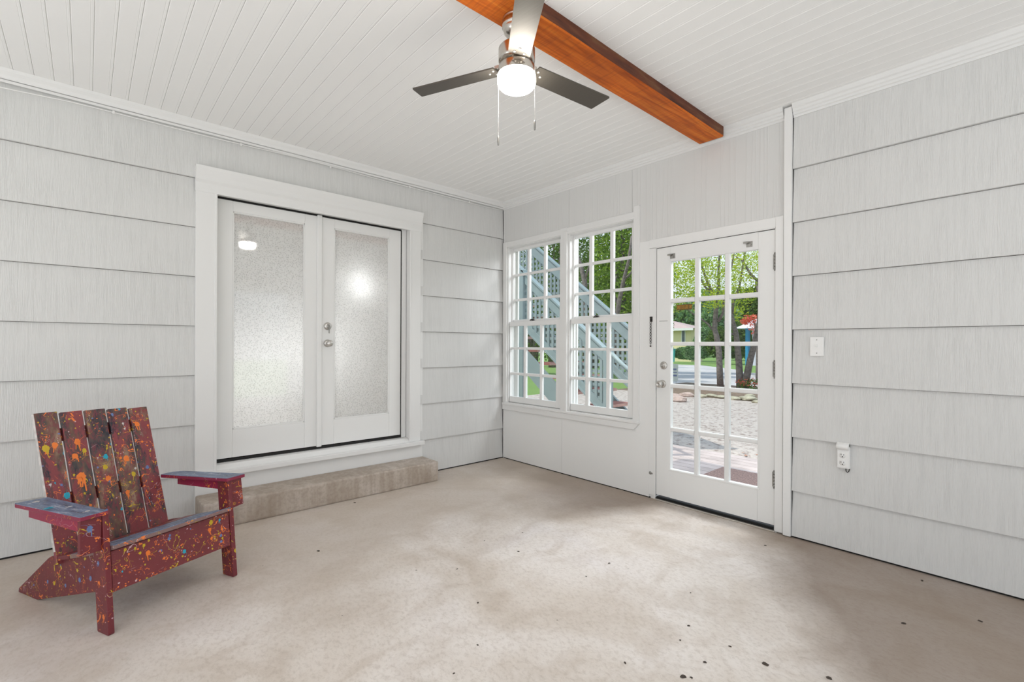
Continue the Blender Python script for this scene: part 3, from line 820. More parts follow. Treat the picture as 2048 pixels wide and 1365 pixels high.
# side rails
for k, (a, b) in enumerate(((.023, .043), (.550, .570))):
    q = MB(); q.prism([(-.062, .180), (-.064, .345), (-.066, .345), (-.12, .327), (-.25, .300), (-.53, .238), (-.56, .222), (-.842, .020), (-.845, 0), (-.665, 0), (-.156, .146)], 'y', a, b, 0, bev=.0015)
    if k == 0:
        pl_ = lambda a_, b_, h: (a_, .023 - h, b_)
        for s_, (cx, cz, r, mm) in enumerate(((-.50, .115, .008, 2), (-.56, .11, .007, 4), (-.40, .125, .007, 4), (-.28, .175, .009, 4), (-.30, .215, .006, 2), (-.19, .20, .009, 4))):
            splash(q, cx, cz, r, pl_, mm, 30 + s_, 0)
    q.build('side_rail', [M['ch_frame']] + SPM, CH)
# apron
q = MB(); q.prism([(-.0215, .172), (-.0388, .348), (-.059, .348), (-.0415, .172)], 'y', .0260, .5675, 0, bev=.001)
pl_ = lambda a_, b_, h: (-.004 - .1 * b_ + h, clipu(a_, .028, .565), clipu(b_, .174, .346))
rn = random.Random(21)
for s_ in range(13):
    cx = rn.uniform(.06, .53); cz = rn.uniform(.215, .335)
    splash(q, cx, cz, rn.uniform(.003, .0065), pl_, rn.choice((1, 1, 1, 2, 2, 4, 3)), 50 + s_, rn.randint(0, 2))
splash(q, .17, .285, .010, pl_, 1, 77, 2); splash(q, .46, .29, .009, pl_, 1, 78, 3); splash(q, .47, .325, .010, pl_, 2, 79, 1); splash(q, .33, .23, .008, pl_, 3, 80, 1)
q.build('front_apron', [M['ch_apron']] + SPM, CH)
# seat slats
M['ch_seat'] = chair_paint('blue_topped_seat_paint', (.22, .13, .12), 0, blue_top=True, seed=5.1, splat=.8, edgewear=.8)
q = MB(); q.box(-.085, 0, .0250, .5690, -.020, 0, 0, b=.003, M_=Matrix.Translation((-.022, 0, .378)) @ Matrix.Rotation(math.radians(-19), 4, 'Y')); q.build('seat_slat', M['ch_seat'], CH)
ang = math.atan2(.075, .28)
for k in range(3):
    T = Matrix.Translation((-.122, 0, .325)) @ Matrix.Rotation(-ang, 4, 'Y')
    # slopes down to the back
    q = MB(); q.box(-.100 - k * .106, -.004 - k * .106, .004, .589, .0, .019, 0, b=.002, M_=T)
    q.build('seat_slat', M['ch_frame'] if k == 2 else M['ch_seat'], CH)
# back slats
TB = Matrix.Translation((-.45, 0, .28)) @ Matrix.Rotation(-math.atan(.328), 4, 'Y')
cs = math.cos(math.atan(.328))
tops = (.915, .908, .906, .900, .893)
M['edgewhite'] = simple('chipped_white_edge', (.60, .56, .53), .6, var=.25, scale=30)
for k in range(5):
    y0_ = .006 + k * .1010; y1_ = y0_ + .0895
    zt = (tops[k] - .28) / cs
    q = MB(); q.box(-.020, 0, y0_, y1_, -.06, zt, 0, b=.0018, M_=TB)
    pl_ = lambda a_, b_, h, y0_=y0_, y1_=y1_, zt=zt: tuple(TB @ Vector((h, clipu(a_, y0_ + .001, y1_ - .001), clipu(b_, -.05, zt - .002))))
    yc = (y0_ + y1_) / 2
    rn = random.Random(100 + k)
    for s_ in range(6):
        splash(q, rn.uniform(y0_ + .01, y1_ - .01), rn.uniform(.05, zt - .04), rn.uniform(.002, .006), pl_, rn.choice((1, 1, 2, 2, 4, 5, 3)), 200 + 10 * k + s_, rn.randint(0, 2))
    if k == 0:
        splash(q, yc - .02, .49, .014, pl_, 2, 301, 3); splash(q, yc + .015, .50, .012, pl_, 1, 302, 2); splash(q, yc + .030, .245, .013, pl_, 3, 303, 0)
    if k == 1:
        splash(q, yc - .004, .32, .020, pl_, 1, 311, 5); splash(q, yc + .004, .50, .013, pl_, 1, 312, 4); splash(q, yc - .016, .43, .012, pl_, 1, 313, 3); splash(q, yc + .026, .45, .010, pl_, 2, 314, 2)
    if k == 2:
        splash(q, yc + .01, .40, .010, pl_, 3, 321, 1); splash(q, yc + .004, .285, .012, pl_, 1, 322, 3); splash(q, yc, .345, .011, pl_, 2, 323, 0)
    if k == 3:
        splash(q, yc + .0, .37, .013, pl_, 1, 331, 1); splash(q, yc - .022, .19, .010, pl_, 1, 332, 4); splash(q, yc + .02, .28, .010, pl_, 2, 333, 2)
    if k == 4:
        splash(q, yc - .02, .55, .012, pl_, 1, 341, 2); splash(q, yc - .01, .30, .008, pl_, 4, 342, 0)
    if k == 0:
        # bare chipped outer edge
        q.box(-.0195, -.001, y0_ - .0006, y0_ + .0004, .0, zt - .002, 6, M_=TB)
    q.build('back_slat', [M['ch_slat'][k]] + SPM + [M['edgewhite']], CH)
for z0_, z1_, ya_, yb_ in ((.52, .585, .02, .50), (.20, .262, .012, .505)):
    q = MB(); q.box(-.042, -.0205, ya_, yb_, z0_, z1_, 0, b=.002, M_=TB); q.build('back_brace', M['ch_frame'], CH)
# arms
q = MB(); q.prism([(-.036, -.085), (-.036, .014), (-.500, -.002), (-.525, -.108), (-.512, -.112)], 'z', .514, .533, 0, bev=.002)
pl_ = lambda a_, b_, h: (a_, b_, .533 + h)
splash(q, -.30, -.080, .012, pl_, 3, 401, 0); splash(q, -.10, -.03, .007, pl_, 5, 402, 1); splash(q, -.24, -.03, .006, pl_, 5, 403, 1); splash(q, -.46, -.06, .010, pl_, 5, 405, 1)
arm = q.build('armrest', [M['ch_arm']] + SPM, CH)
q = MB(); q.prism([(-.036, .556), (-.036, .662), (-.470, .600), (-.520, .560), (-.520, .500)], 'z', .514, .533, 0, bev=.002)
for v_i, v_ in enumerate(q.v): q.v[v_i] = (v_[0], v_[1], v_[2] + .018 * (v_[0] + .036) / .45)
q.build('armrest', [M['ch_arm']] + SPM, CH)
M['ch_bright'] = chair_paint('crimson_rail_paint', (.30, .012, .055), 0, seed=2.2, splat=.35, edgewear=.1)
q = MB(); q.box(-.490, -.070, -.074, -.054, .462, .514, 0, b=.0015); q.build('arm_rail', M['ch_bright'], CH)
q = MB(); q.prism([(-.090, .600), (-.090, .622), (-.460, .578), (-.460, .556)], 'z', .450, .502, 0, bev=.0015); q.build('arm_rail', M['ch_bright'], CH)
q = MB(); q.prism([(-.072, .355), (-.058, .355), (-.002, .355), (-.02, .514), (-.078, .514)][:2] + [], 'z', .355, .514) if False else q.box(-.072, -.052, -.078, -.001, .362, .5135, 0, b=.0015)
splash(q, -.045, .47, .011, lambda a_, b_, h: (-.052 + h, clipu(a_, -.076, -.002), b_), 4, 500, 2)
q.build('arm_bracket', [M['ch_frame']] + SPM, CH)
q = MB(); q.prism([(.594, .5135), (.652, .5135), (.668, .362), (.594, .355)], 'x', -.074, -.054, 0, bev=.0015)
q.build('arm_bracket', M['ch_frame'], CH)

# ------------------------------------------------------------------ small fittings on the right wall
sw = empty('light_switch', (3.063, -.016, 1.256), label='white toggle light switch plate on the siding beside the glazed door', cat='light switch')
q = MB(); q.box(-.038, .038, -.006, .006, -.061, .061, 0, b=.003, seg=2); q.build('switch_plate', M['plastic'], sw)
q = MB(); q.box(-.005, .005, -.016, -.004, -.004, .012, 0, b=.002); q.box(-.008, .008, -.0065, -.004, -.014, .014, 0); q.build('toggle', M['plastic'], sw)
for z in (-.042, .042):
    q = MB(); q.lathe([(.003, 0), (.003, .001), (0, .0015)], 10, 0, Matrix.Translation((0, -.006, z)) @ Matrix.Rotation(PI / 2, 4, 'X')); q.build('plate_screw', M['steel'], sw)
ou = empty('power_outlet', (3.208, -.016, .585), label='white outdoor power outlet with raised rounded cover and two sockets on the siding', cat='power outlet')
q = MB(); q.box(-.030, .034, -.020, .010, -.072, .062, 0, b=.003, seg=2); q.box(-.028, .028, -.023, -.019, -.066, .034, 0, b=.002); q.build('outlet_box', M['plastic'], ou)
q = MB(); R_ = Matrix.Rotation(PI / 2, 4, 'Y'); q.lathe([(0, -.032), (.017, -.032), (.021, -.028), (.021, .028), (.017, .032), (0, .032)], 20, 0, Matrix.Translation((0, -.020, .062)) @ R_); q.box(-.032, .032, -.024, 0, .055, .084, 0, b=.004); q.build('hinged_cover', M['plastic'], ou)
for zc in (.008, -.038):
    q = MB(); q.lathe([(.018, 0), (.0175, .0015), (0, .002)], 24, 0, Matrix.Translation((-.001, -.0228, zc)) @ Matrix.Rotation(PI / 2, 4, 'X'))
    sk = q.build('socket', M['plastic'], ou)
    q = MB(); q.box(-.009, -.0065, -.0255, -.024, zc - .001, zc + .009); q.box(.005, .0072, -.0255, -.024, zc - .001, zc + .008); q.box(-.003, .002, -.0255, -.024, zc - .011, zc - .006); q.build('socket_slot', M['dark'], sk)
q = MB(); q.tube([(.014, -.012, -.070), (.016, -.014, -.088), (.022, -.014, -.094), (.030, -.012, -.086), (.032, -.008, -.070)], .0028, 8); q.build('wire_loop', M['black'], ou)
# door chain hanging beside the glazed door
ch = empty('door_chain', (1.866, -.0065, 1.475), label='short dark security chain hanging on the casing left of the glazed door', cat='chain')
q = MB(); q.box(-.012, .012, -.004, 0, -.020, .022, 0, b=.001); q.tube([(0, -.004, .0), (0, -.012, .0)], .006, 8); q.tube([(-.010, -.006, .016), (.014, -.010, .018)], .003, 6)
q.build('anchor_plate', M['black'], ch)
q = MB()
for k in range(8):
    zc = -.028 - k * .0235; pts = []
    for j in range(9):
        a = 2 * PI * j / 8; u_, w_ = .0065 * math.cos(a), .0145 * math.sin(a)
        pts.append((u_, -.010, zc + w_) if k % 2 == 0 else (u_ * .35, -.010 + u_ * .9, zc + w_))
    q.tube(pts, .0021, 6, caps=False)
q.lathe([(0, .008), (.006, .005), (.007, -.003), (0, -.008)], 10, 0, Matrix.Translation((.0, -.010, -.222)))
q.build('chain_links', M['black'], ch)
ds = MB(); ds.lathe([(.013, 0), (.013, .003), (.006, .006), (.004, .018), (0, .019)], 14, 0, Matrix.Translation((1.862, -.004, .207)) @ Matrix.Rotation(PI / 2, 4, 'X')); ds.box(1.872, 1.884, -.010, -.004, .200, .212)
tag(ds.build('hook_catch', M['steel'], loc=(1.862, -.004, .207)), 'small metal catch screwed low on the wall left of the glazed door', 'catch')
# white cable stapled along the top of the left wall
cb = empty('wall_cable', (.02, -2, 2.75), label='thin white cable tacked along the top of the left wall under the ceiling', cat='cable')
q = MB(); pts = []
yv = -6.2
while yv < -.03:
    sag = .010 * (math.sin(yv * 5.1) * .5 + math.sin(yv * 2.3)) - (.030 if yv < -3.55 else 0) * min(1, max(0, (-3.55 - yv) / .3))
    pts.append((.0, yv + 2, 2.752 + sag * .6 - 2.75)); yv += .08
q.tube(pts, .0035, 6); q.build('cable_run', M['plastic'], cb)
for yv in (-3.35, -2.62, -1.95, -1.2, -.5):
    q = MB(); q.box(-.006, .006, yv + 2 - .006, yv + 2 + .006, -.010, .010, 0, b=.002); q.build('cable_clip', M['plastic'], cb)

# ------------------------------------------------------------------ debris on the floor
M['crumb'] = simple('dark_crumb', (.06, .045, .035), .8)
deb_px = [(640, 1106, 1.6), (1040, 1104, 1.3), (836, 1143, .7), (918, 1140, .9), (1222, 1126, 1.3), (1176, 1153, .9), (960, 1207, 1.1), (1534, 1088, 1.3), (1535, 1325, 2.1), (1372, 1352, 2.0), (1388, 1354, .9), (1415, 1323, 1.2), (1465, 1291, 1.1), (1255, 1325, 1.1), (913, 1349, .9), (1382, 1250, 1.1), (960, 1292, .8), (1048, 1066, .9), (972, 1083, .7), (1385, 1184, .8), (1812, 1242, 1.7), (1365, 1279, .8), (1848, 1156, 1.4), (1964, 1236, 1.5), (712, 1009, 1.6), (1664, 1353, 1.6)]
proto = None
for i, (px, py, sc) in enumerate(deb_px):
    P = at(px, py, 'z', 0)
    if proto is None:
        bm = bmesh.new(); bmesh.ops.create_icosphere(bm, subdivisions=2, radius=.0055)
        for v in bm.verts:
            v.co *= 1 + .5 * noise.noise(v.co * 260); v.co.z = max(v.co.z * .45, -.0012)
            v.co.x *= 1.35
        me = bpy.data.meshes.new('floor_debris'); bm.to_mesh(me); bm.free(); me.materials.append(M['crumb'])
        o = bpy.data.objects.new('floor_debris', me); COL.objects.link(o); proto = o
    else: o = proto.copy(); COL.objects.link(o)
    o.location = (P.x, P.y, .0012); s_ = sc * .9; o.scale = (s_, s_ * random.uniform(.6, 1), s_ * .8); o.rotation_euler = (0, 0, random.uniform(0, 3))
    tag(o, 'small dark crumb of dirt lying on the bare concrete floor', 'debris', 'crumbs of dirt on the concrete floor')

# ------------------------------------------------------------------ room behind the french doors
M['inwall'] = simple('interior_wall', (.72, .71, .69), .6)
mb = MB()
mb.box(-4.2, -4.1, -5.0, 0, .3, 2.7); mb.box(-4.2, -.16, -5.1, -5.0, .3, 2.7); mb.box(-4.2, -.16, .0, .12, -.42, 2.9)
mb.box(-4.2, -.16, -5.1, .1, 2.65, 2.75)
mb.build('wall_inner', M['inwall'], kind='structure')
mb = MB(); mb.box(-4.2, -.16, -5.1, -.001, .26, .335); mb.build('floor_inner', simple('interior_floor', (.55, .47, .38), .5), kind='structure')
def lit(name, col, st):
    m, nt, out = nodes_of(name); t = NT(nt)
    e = t.n('ShaderNodeEmission'); e.inputs[0].default_value = (*col, 1); e.inputs[1].default_value = st
    t.l(e.outputs[0], out.inputs[0]); return m
w5 = empty('window_3', (-4.09, -2.9, .9), kind='structure')  # emissive window added, unseen, to light the obscure panes from behind
q = MB(); q.box(-.02, .03, -.60, -.52, -.45, 1.2); q.box(-.02, .03, .52, .60, -.45, 1.2); q.box(-.02, .03, -.6, .6, -.53, -.45); q.box(-.02, .03, -.6, .6, 1.2, 1.28)
q.build('window_frame', M['paint'], w5)
q = MB(); q.box(-.005, .0, -.52, .52, -.45, 1.2); q.build('daylit_pane', lit('daylit_interior_window', (.95, .98, 1), 7.0), w5)

# ------------------------------------------------------------------ OUTDOORS
M['deck'] = simple('weathered_deck', (.46, .39, .375), .7, var=.25, bump=(30, .3, .005), scale=3)
M['gravel'] = None
m, nt, out = nodes_of('pale_gravel'); t = NT(nt); v = t.coord()
vo = t.n('ShaderNodeTexVoronoi'); vo.inputs['Scale'].default_value = 24; t.l(v, vo.inputs['Vector'])
n1 = t.noise(v, 9, 4, .7); n2 = t.noise(v, 1.2, 3)
c = t.mix(t.ramp(n1, [(.38, 1), (.48, 0)]), t.mix(n2, (.55, .48, .43), (.63, .57, .53)), (.20, .14, .12))
c = t.mix(t.ramp(vo.outputs['Distance'], [(.0, 0), (.7, .5)]), c, (.38, .32, .28))
t.l(t.bsdf(c, .85, 0, t.bump(t.math('ADD', vo.outputs['Distance'], n1), .6, .02)), out.inputs[0]); M['gravel'] = m
m, nt, out = nodes_of('lawn_grass'); t = NT(nt); v = t.coord()
n1 = t.noise(v, 1.3, 4); n2 = t.noise(v, 25, 4, .8)
c = t.mix(n2, t.mix(n1, (.08, .20, .03), (.20, .36, .07)), (.28, .42, .13))
t.l(t.bsdf(c, .9, 0, t.bump(n2, .8, .05)), out.inputs[0]); M['lawn'] = m
M['drive'] = simple('driveway_concrete', (.52, .50, .50), .8, var=.14, bump=(20, .2, .01), scale=.8)
M['stairpaint'] = simple('grey_blue_stair_paint', (.29, .36, .37), .55, var=.06)
M['tread'] = simple('red_brown_tread', (.33, .13, .11), .7, var=.25, bump=(30, .3, .005))
M['treadedge'] = simple('faded_tread', (.55, .34, .29), .7, var=.2)
M['bark'] = simple('mottled_bark', (.155, .130, .118), .85, var=.45, bump=(22, .7, .02), scale=14)
def leafmat(name, a, b, tr=.35):
    m, nt, out = nodes_of(name); t = NT(nt)
    oi = t.n('ShaderNodeNewGeometry')
    col = t.mix(oi.outputs['Random Per Island'], a, b)
    d = t.n('ShaderNodeBsdfDiffuse'); t.l(col, d.inputs[0]); tl = t.n('ShaderNodeBsdfTranslucent')
    t.l(t.mix(1, col, (1.3, 1.35, .6), 'MULTIPLY'), tl.inputs[0])
    mx = t.n('ShaderNodeMixShader'); mx.inputs[0].default_value = tr; t.l(d.outputs[0], mx.inputs[1]); t.l(tl.outputs[0], mx.inputs[2]); t.l(mx.outputs[0], out.inputs[0]); return m
M['leafA'] = leafmat('yellow_green_leaves', (.22, .36, .03), (.62, .66, .08), .45)
M['leafB'] = leafmat('deep_green_leaves', (.045, .10, .022), (.17, .27, .06), .28)
M['leafC'] = leafmat('blue_green_leaves', (.10, .22, .10), (.28, .42, .22), .3)
M['leafD'] = leafmat('mid_green_leaves', (.08, .17, .03), (.30, .42, .08), .35)
M['leafR'] = leafmat('red_blossom', (.55, .06, .06), (.75, .25, .18), .3)

mb = MB(); mb.box(-70, 50, .15, 90, -.75, -.42)
tag(mb.build('lawn', M['lawn']), 'green grass lawn seen outside beyond the driveway and stairs', 'grass')['kind'] = 'stuff'
mb = MB()
k = 0; yv = .16
while yv < 2.60:
    mb.box(-1.2, 6.5, yv, yv + .136, -.16, -.12, 0); yv += .145
mb.box(-1.2, 6.5, .16, 2.6, -.42, -.163, 1)
tag(mb.build('porch_deck', [M['deck'], M['dark']]), 'faded plank deck outside the glazed door', 'deck')
mb = MB(); mb.box(-1.2, 8.0, 2.62, 9.6, -.42, -.20); mb.box(-6.0, -1.2, 5.6, 9.6, -.42, -.20)
tag(mb.build('gravel_bed', M['gravel']), 'pale gravel ground with dry leaves beyond the deck', 'gravel', kind='stuff')
mb = MB()
poly = [at(1300, 726, 'z', -.41), at(1400, 728, 'z', -.41), at(1470, 736, 'z', -.41), at(1492, 742, 'z', -.41), (6, 26, 0), (7, 14.5, 0), (-9, 14.5, 0)]
mb.prism([(p_[0], p_[1]) for p_ in poly], 'z', -.42, -.405)
tag(mb.build('driveway', M['drive']), 'pale concrete driveway beyond the gravel outside', 'driveway')
# drift of dry leaves at the deck's edge
rl = random.Random(4); q = MB()
for _ in range(260):
    px_, py_ = rl.gauss(2.05, .30), 2.95 + rl.gauss(0, .16); a_ = rl.uniform(0, 6.3); s_ = rl.uniform(.012, .026)
    q.add([(px_ + s_ * math.cos(a_ + k * 1.57), py_ + s_ * math.sin(a_ + k * 1.57), -.197 + rl.uniform(0, .02)) for k in range(4)], [(0, 1, 2, 3)])
tag(q.build('leaf_litter', simple('dry_leaf', (.38, .17, .10), .8, var=.4, scale=20)), 'drift of reddish dry leaves on the gravel by the deck edge', 'leaves', kind='stuff')
# doormat
mb = MB(); mb.box(1.62, 2.75, 1.30, 1.86, -.12, -.100, 0, b=.006)
tag(mb.build('doormat', simple('coir_mat', (.26, .17, .15), .95, var=.5, bump=(120, .9, .01), scale=60)), 'brown coir doormat on the deck outside the glazed door', 'doormat')
# edging stones, a row following the far rim of the gravel
M['stone'] = simple('lichen_stone', (.42, .39, .29), .9, var=.35, bump=(9, .8, .03), scale=5)
M['stoneP'] = simple('pink_stone', (.50, .38, .33), .9, var=.3, bump=(9, .8, .03), scale=5)
edge = [(1347, 790, 34), (1375, 787, 30), (1402, 789, 26), (1424, 788, 24), (1444, 790, 24), (1470, 793, 26), (1496, 794, 34), (1516, 799, 22), (1355, 797, 40), (1500, 787, 20)]
for i, (px, py, w) in enumerate(edge):
    P = at(px, py + 4, 'z', -.2); dist = (P - CAM).dot(dd); r = w / FPX * dist / 2
    bm = bmesh.new(); bmesh.ops.create_icosphere(bm, subdivisions=3, radius=1)
    for v in bm.verts: v.co *= 1 + .28 * noise.noise(v.co * 1.3 + Vector((i * 7, 0, 0))); v.co = Vector((v.co.x * r, v.co.y * r * .5, v.co.z * r * .33))
    me = bpy.data.meshes.new('edging_stone'); bm.to_mesh(me); bm.free(); me.materials.append(M['stoneP' if i in (0, 1, 8) else 'stone'])
    o = bpy.data.objects.new('edging_stone', me); COL.objects.link(o); o.location = (P.x, P.y, -.2 + r * .24); o.rotation_euler = (0, 0, .3)
    tag(o, 'rough weathered stone edging the far side of the gravel', 'stone', 'stones edging the gravel')

# foliage
def leaves(q, centre, rad, n, size, rn, mat=0, squash=1, shell=.35):
    for _ in range(n):
        while True:
            p = Vector((rn.uniform(-1, 1), rn.uniform(-1, 1), rn.uniform(-1, 1)))
            if shell < p.length < 1: break
        p = Vector((p.x * rad[0], p.y * rad[1], p.z * rad[2])) + Vector(centre)
        a = Vector((rn.gauss(0, 1), rn.gauss(0, 1), rn.gauss(0, .7))).normalized(); b = a.cross(Vector((rn.gauss(0, 1), rn.gauss(0, 1), rn.gauss(0, 1)))).normalized()
        s_ = size * rn.uniform(.6, 1.3)
        q.add([p - a * s_, p + b * s_ * .5, p + a * s_, p - b * s_ * .5], [(0, 1, 2, 3)], mat)
def limb(q, pts, r0, r1, mat=0, seg=9):
    n = len(pts); q.tube(pts, [r0 + (r1 - r0) * i / (n - 1) for i in range(n)], seg, mat)
def pix(px, py, Y): return at(px, py, 'y', Y)
rn = random.Random(11)
# tree 1 and tree 2 in the bed by the driveway
mb = MB(); mb.box(-5.5, 2.5, 9.62, 14.4, -.42, -.20)
tag(mb.build('planting_bed', simple('brown_mulch', (.20, .14, .10), .9, var=.4, bump=(18, .8, .03), scale=12)), 'mulched planting bed under the two slim trees', 'planting bed', kind='stuff')
T1 = 11.9
tr = empty('tree', at(1441, 778, 'y', T1), label='slim mottled-bark tree with a curved single trunk, seen through the middle of the glazed door', cat='tree')
tinv = Matrix.Translation(-tr.location)
q = MB()
limb(q, [pix(1442, 779, T1), pix(1440, 740, T1), pix(1438, 700, T1), pix(1433, 670, T1), pix(1429, 655, T1), pix(1431, 625, T1), pix(1433, 600, T1)], .105, .070)
limb(q, [pix(1433, 605, T1), pix(1425, 585, T1 - .2), pix(1414, 562, T1 - .3), pix(1404, 535, T1 - .4), pix(1396, 505, T1 - .5), pix(1385, 470, T1 - .6)], .055, .022)
limb(q, [pix(1428, 590, T1), pix(1410, 572, T1 + .2), pix(1396, 548, T1 + .4), pix(1380, 520, T1 + .4), pix(1360, 495, T1 + .4)], .040, .018)
limb(q, [pix(1433, 603, T1), pix(1437, 570, T1), pix(1436, 540, T1), pix(1438, 500, T1), pix(1434, 460, T1)], .055, .022)
limb(q, [pix(1428, 660, T1), pix(1415, 645, T1 - .1), pix(1400, 634, T1 - .2), pix(1384, 624, T1 - .3), pix(1372, 614, T1 - .3)], .035, .015)
limb(q, [pix(1436, 640, T1), pix(1445, 625, T1), pix(1447, 600, T1), pix(1452, 570, T1), pix(1462, 530, T1), pix(1470, 480, T1)], .05, .02)
q.build('trunk', M['bark'], tr).data.transform(tinv)
q = MB()
for px, py, r, n in ((1360, 520, 1.1, 1300), (1395, 555, 1.0, 1100), (1350, 570, .9, 1000), (1425, 520, 1.0, 700), (1445, 560, .6, 300), (1385, 480, 1.2, 900), (1440, 590, .5, 260), (1410, 600, .5, 220), (1345, 600, .6, 350)):
    c_ = pix(px, py, T1 + rn.uniform(-.8, .2)); leaves(q, c_, (r, r, r * .75), int(n * 1.25), .040, rn)
q.build('crown', M['leafA'], tr).data.transform(tinv)
T2 = 13.1
tr = empty('tree', at(1482, 779, 'y', T2), label='forked mottled-bark tree, two trunks spreading from one base beyond the gravel', cat='tree')
tinv = Matrix.Translation(-tr.location)
q = MB()
limb(q, [pix(1481, 780, T2), pix(1480, 750, T2), pix(1478, 720, T2), pix(1475, 690, T2), pix(1472, 665, T2), pix(1465, 640, T2), pix(1462, 625, T2)], .125, .065)
limb(q, [pix(1489, 780, T2), pix(1494, 750, T2), pix(1500, 720, T2), pix(1506, 695, T2), pix(1512, 670, T2), pix(1518, 640, T2), pix(1520, 600, T2), pix(1512, 560, T2)], .125, .055)
limb(q, [pix(1463, 630, T2), pix(1466, 600, T2), pix(1478, 570, T2), pix(1484, 530, T2), pix(1490, 490, T2)], .05, .02)
limb(q, [pix(1474, 668, T2), pix(1462, 664, T2 - .1), pix(1452, 655, T2 - .2), pix(1448, 640, T2 - .2)], .035, .02)
limb(q, [pix(1516, 560, T2), pix(1500, 545, T2), pix(1485, 520, T2), pix(1470, 510, T2)], .05, .02)
q.build('trunk', M['bark'], tr).data.transform(tinv)
q = MB()
for px, py, r, n in ((1470, 520, 1.0, 600), (1500, 540, .9, 700), (1485, 575, .7, 350), (1500, 495, 1.1, 800), (1468, 600, .6, 260), (1475, 625, .45, 160), (1520, 520, 1.0, 500)):
    c_ = pix(px, py, T2 + rn.uniform(-.1, .8)); leaves(q, c_, (r, r, r * .75), int(n * 1.25), .040, rn)
q.build('crown', M['leafA'], tr).data.transform(tinv)
# crape myrtle with red blossom
Y_ = 20
b0 = at(1516, 735, 'y', Y_); b0.z = -.42
tr = empty('tree', b0, label='small tree with red blossom by the blue-trimmed shed', cat='tree')
tinv = Matrix.Translation(-tr.location)
q = MB(); limb(q, [b0, pix(1516, 725, Y_), pix(1515, 700, Y_), pix(1513, 660, Y_), pix(1508, 640, Y_)], .10, .05); q.build('trunk', M['bark'], tr).data.transform(tinv)
q = MB()
for px, py, r in ((1500, 634, .35), (1511, 650, .40), (1514, 635, .38), (1490, 640, .25), (1516, 664, .30)):
    leaves(q, pix(px, py, Y_), (r, r, r * .6), 130, .055, rn)
q.build('blossom', M['leafR'], tr).data.transform(tinv)
# hedges and woodland behind
def clump(name, px, py_base, py_top, wpx, Y, mat, n, size, label, cat, group=None):
    b = at(px, py_base, 'y', Y); tp = at(px, py_top, 'y', Y); dist = (b - CAM).dot(dd)
    rx = wpx / FPX * dist / 2; hz = (tp.z - b.z) / 2
    q = MB(); c_ = Vector((b.x, b.y, (b.z + tp.z) / 2)); leaves(q, (0, 0, hz), (rx, rx * .35, hz), n, size, rn, shell=.15)
    e = empty(name, (b.x, b.y, b.z), label=label, cat=cat, group=group)
    q.build('foliage', mat, e)
    q = MB()
    for j in range(3 if hz > 1.6 else 1):
        a_ = rn.uniform(-.3, .3) * rx; limb(q, [(a_ * .4, 0, 0), (a_ * .7, .1, hz * .6), (a_, .0, hz * 1.5)], max(.05, hz * .045), .03)
    q.build('stem', M['bark'], e); return e
GH = 'bushes in the hedge behind the far lawn'
for px, pb, ptp, w, Y, mt in ((1368, 716, 693, 50, 40, 'leafC'), (1408, 715, 652, 44, 42, 'leafC'), (1440, 716, 650, 60, 40, 'leafB'), (1475, 716, 640, 60, 41, 'leafB'), (1500, 717, 655, 46, 44, 'leafC'), (1336, 716, 668, 20, 39, 'leafC'), (1385, 718, 688, 40, 36, 'leafC')):
    clump('hedge_bush', px, pb, ptp, w, Y, M[mt], 2600, .16, 'green leafy bush in the hedge behind the far lawn', 'bush', GH)
GT = 'tall trees closing the view behind the far houses'
for px, ptp, w, Y, mt in ((1350, 610, 120, 62, 'leafC'), (1410, 575, 150, 68, 'leafC'), (1475, 570, 140, 74, 'leafD'), (1530, 560, 120, 56, 'leafB'), (1440, 600, 90, 52, 'leafC'), (1600, 560, 150, 46, 'leafC'), (1690, 540, 170, 40, 'leafB'), (1800, 560, 190, 34, 'leafC')):
    clump('background_tree', px, 705, ptp, w, Y, M[mt], 5200, .34, 'tall green tree closing the view behind the far houses', 'tree', GT)
# woodland seen through the windows
GW = 'leafy trees standing behind the outside staircase'
for px, ptp, w, Y, mt in ((1060, 440, 210, 15.2, 'leafB'), (1120, 430, 200, 13.6, 'leafB'), (1175, 440, 190, 17, 'leafB'), (1240, 425, 150, 11.8, 'leafA'), (1262, 500, 150, 18.8, 'leafB'), (1190, 540, 190, 20.8, 'leafB'), (1110, 560, 230, 23, 'leafB'), (1300, 470, 120, 22, 'leafB'), (1040, 560, 200, 26, 'leafC')):
    clump('woodland_tree', px, 735, ptp - 60, w, Y, M[mt if mt != 'leafA' else 'leafD'], 8500, .078, 'leafy green tree standing behind the outside staircase', 'tree', GW)
q = MB(); Y_ = 9.8
b0 = pix(1172, 740, Y_)
tr = empty('tree', b0, label='bare branching dark tree limbs in front of the leafy trees, seen in the right window', cat='tree'); tinv = Matrix.Translation(-b0)
limb(q, [pix(1172, 740, Y_), pix(1170, 640, Y_), pix(1168, 560, Y_), pix(1160, 530, Y_), pix(1150, 505, Y_), pix(1140, 470, Y_)], .12, .05)
limb(q, [pix(1168, 560, Y_), pix(1178, 530, Y_), pix(1180, 490, Y_)], .05, .02)
limb(q, [pix(1225, 740, Y_ + 1), pix(1232, 640, Y_ + 1), pix(1238, 600, Y_ + 1), pix(1246, 560, Y_ + 1), pix(1256, 520, Y_ + 1), pix(1262, 470, Y_ + 1)], .11, .04)
limb(q, [pix(1236, 610, Y_ + 1), pix(1225, 580, Y_ + 1), pix(1232, 550, Y_ + 1)], .05, .02)
limb(q, [pix(1246, 560, Y_ + 1), pix(1260, 545, Y_ + 1), pix(1275, 520, Y_ + 1)], .04, .02)
q.build('trunk', M['bark'], tr).data.transform(tinv)

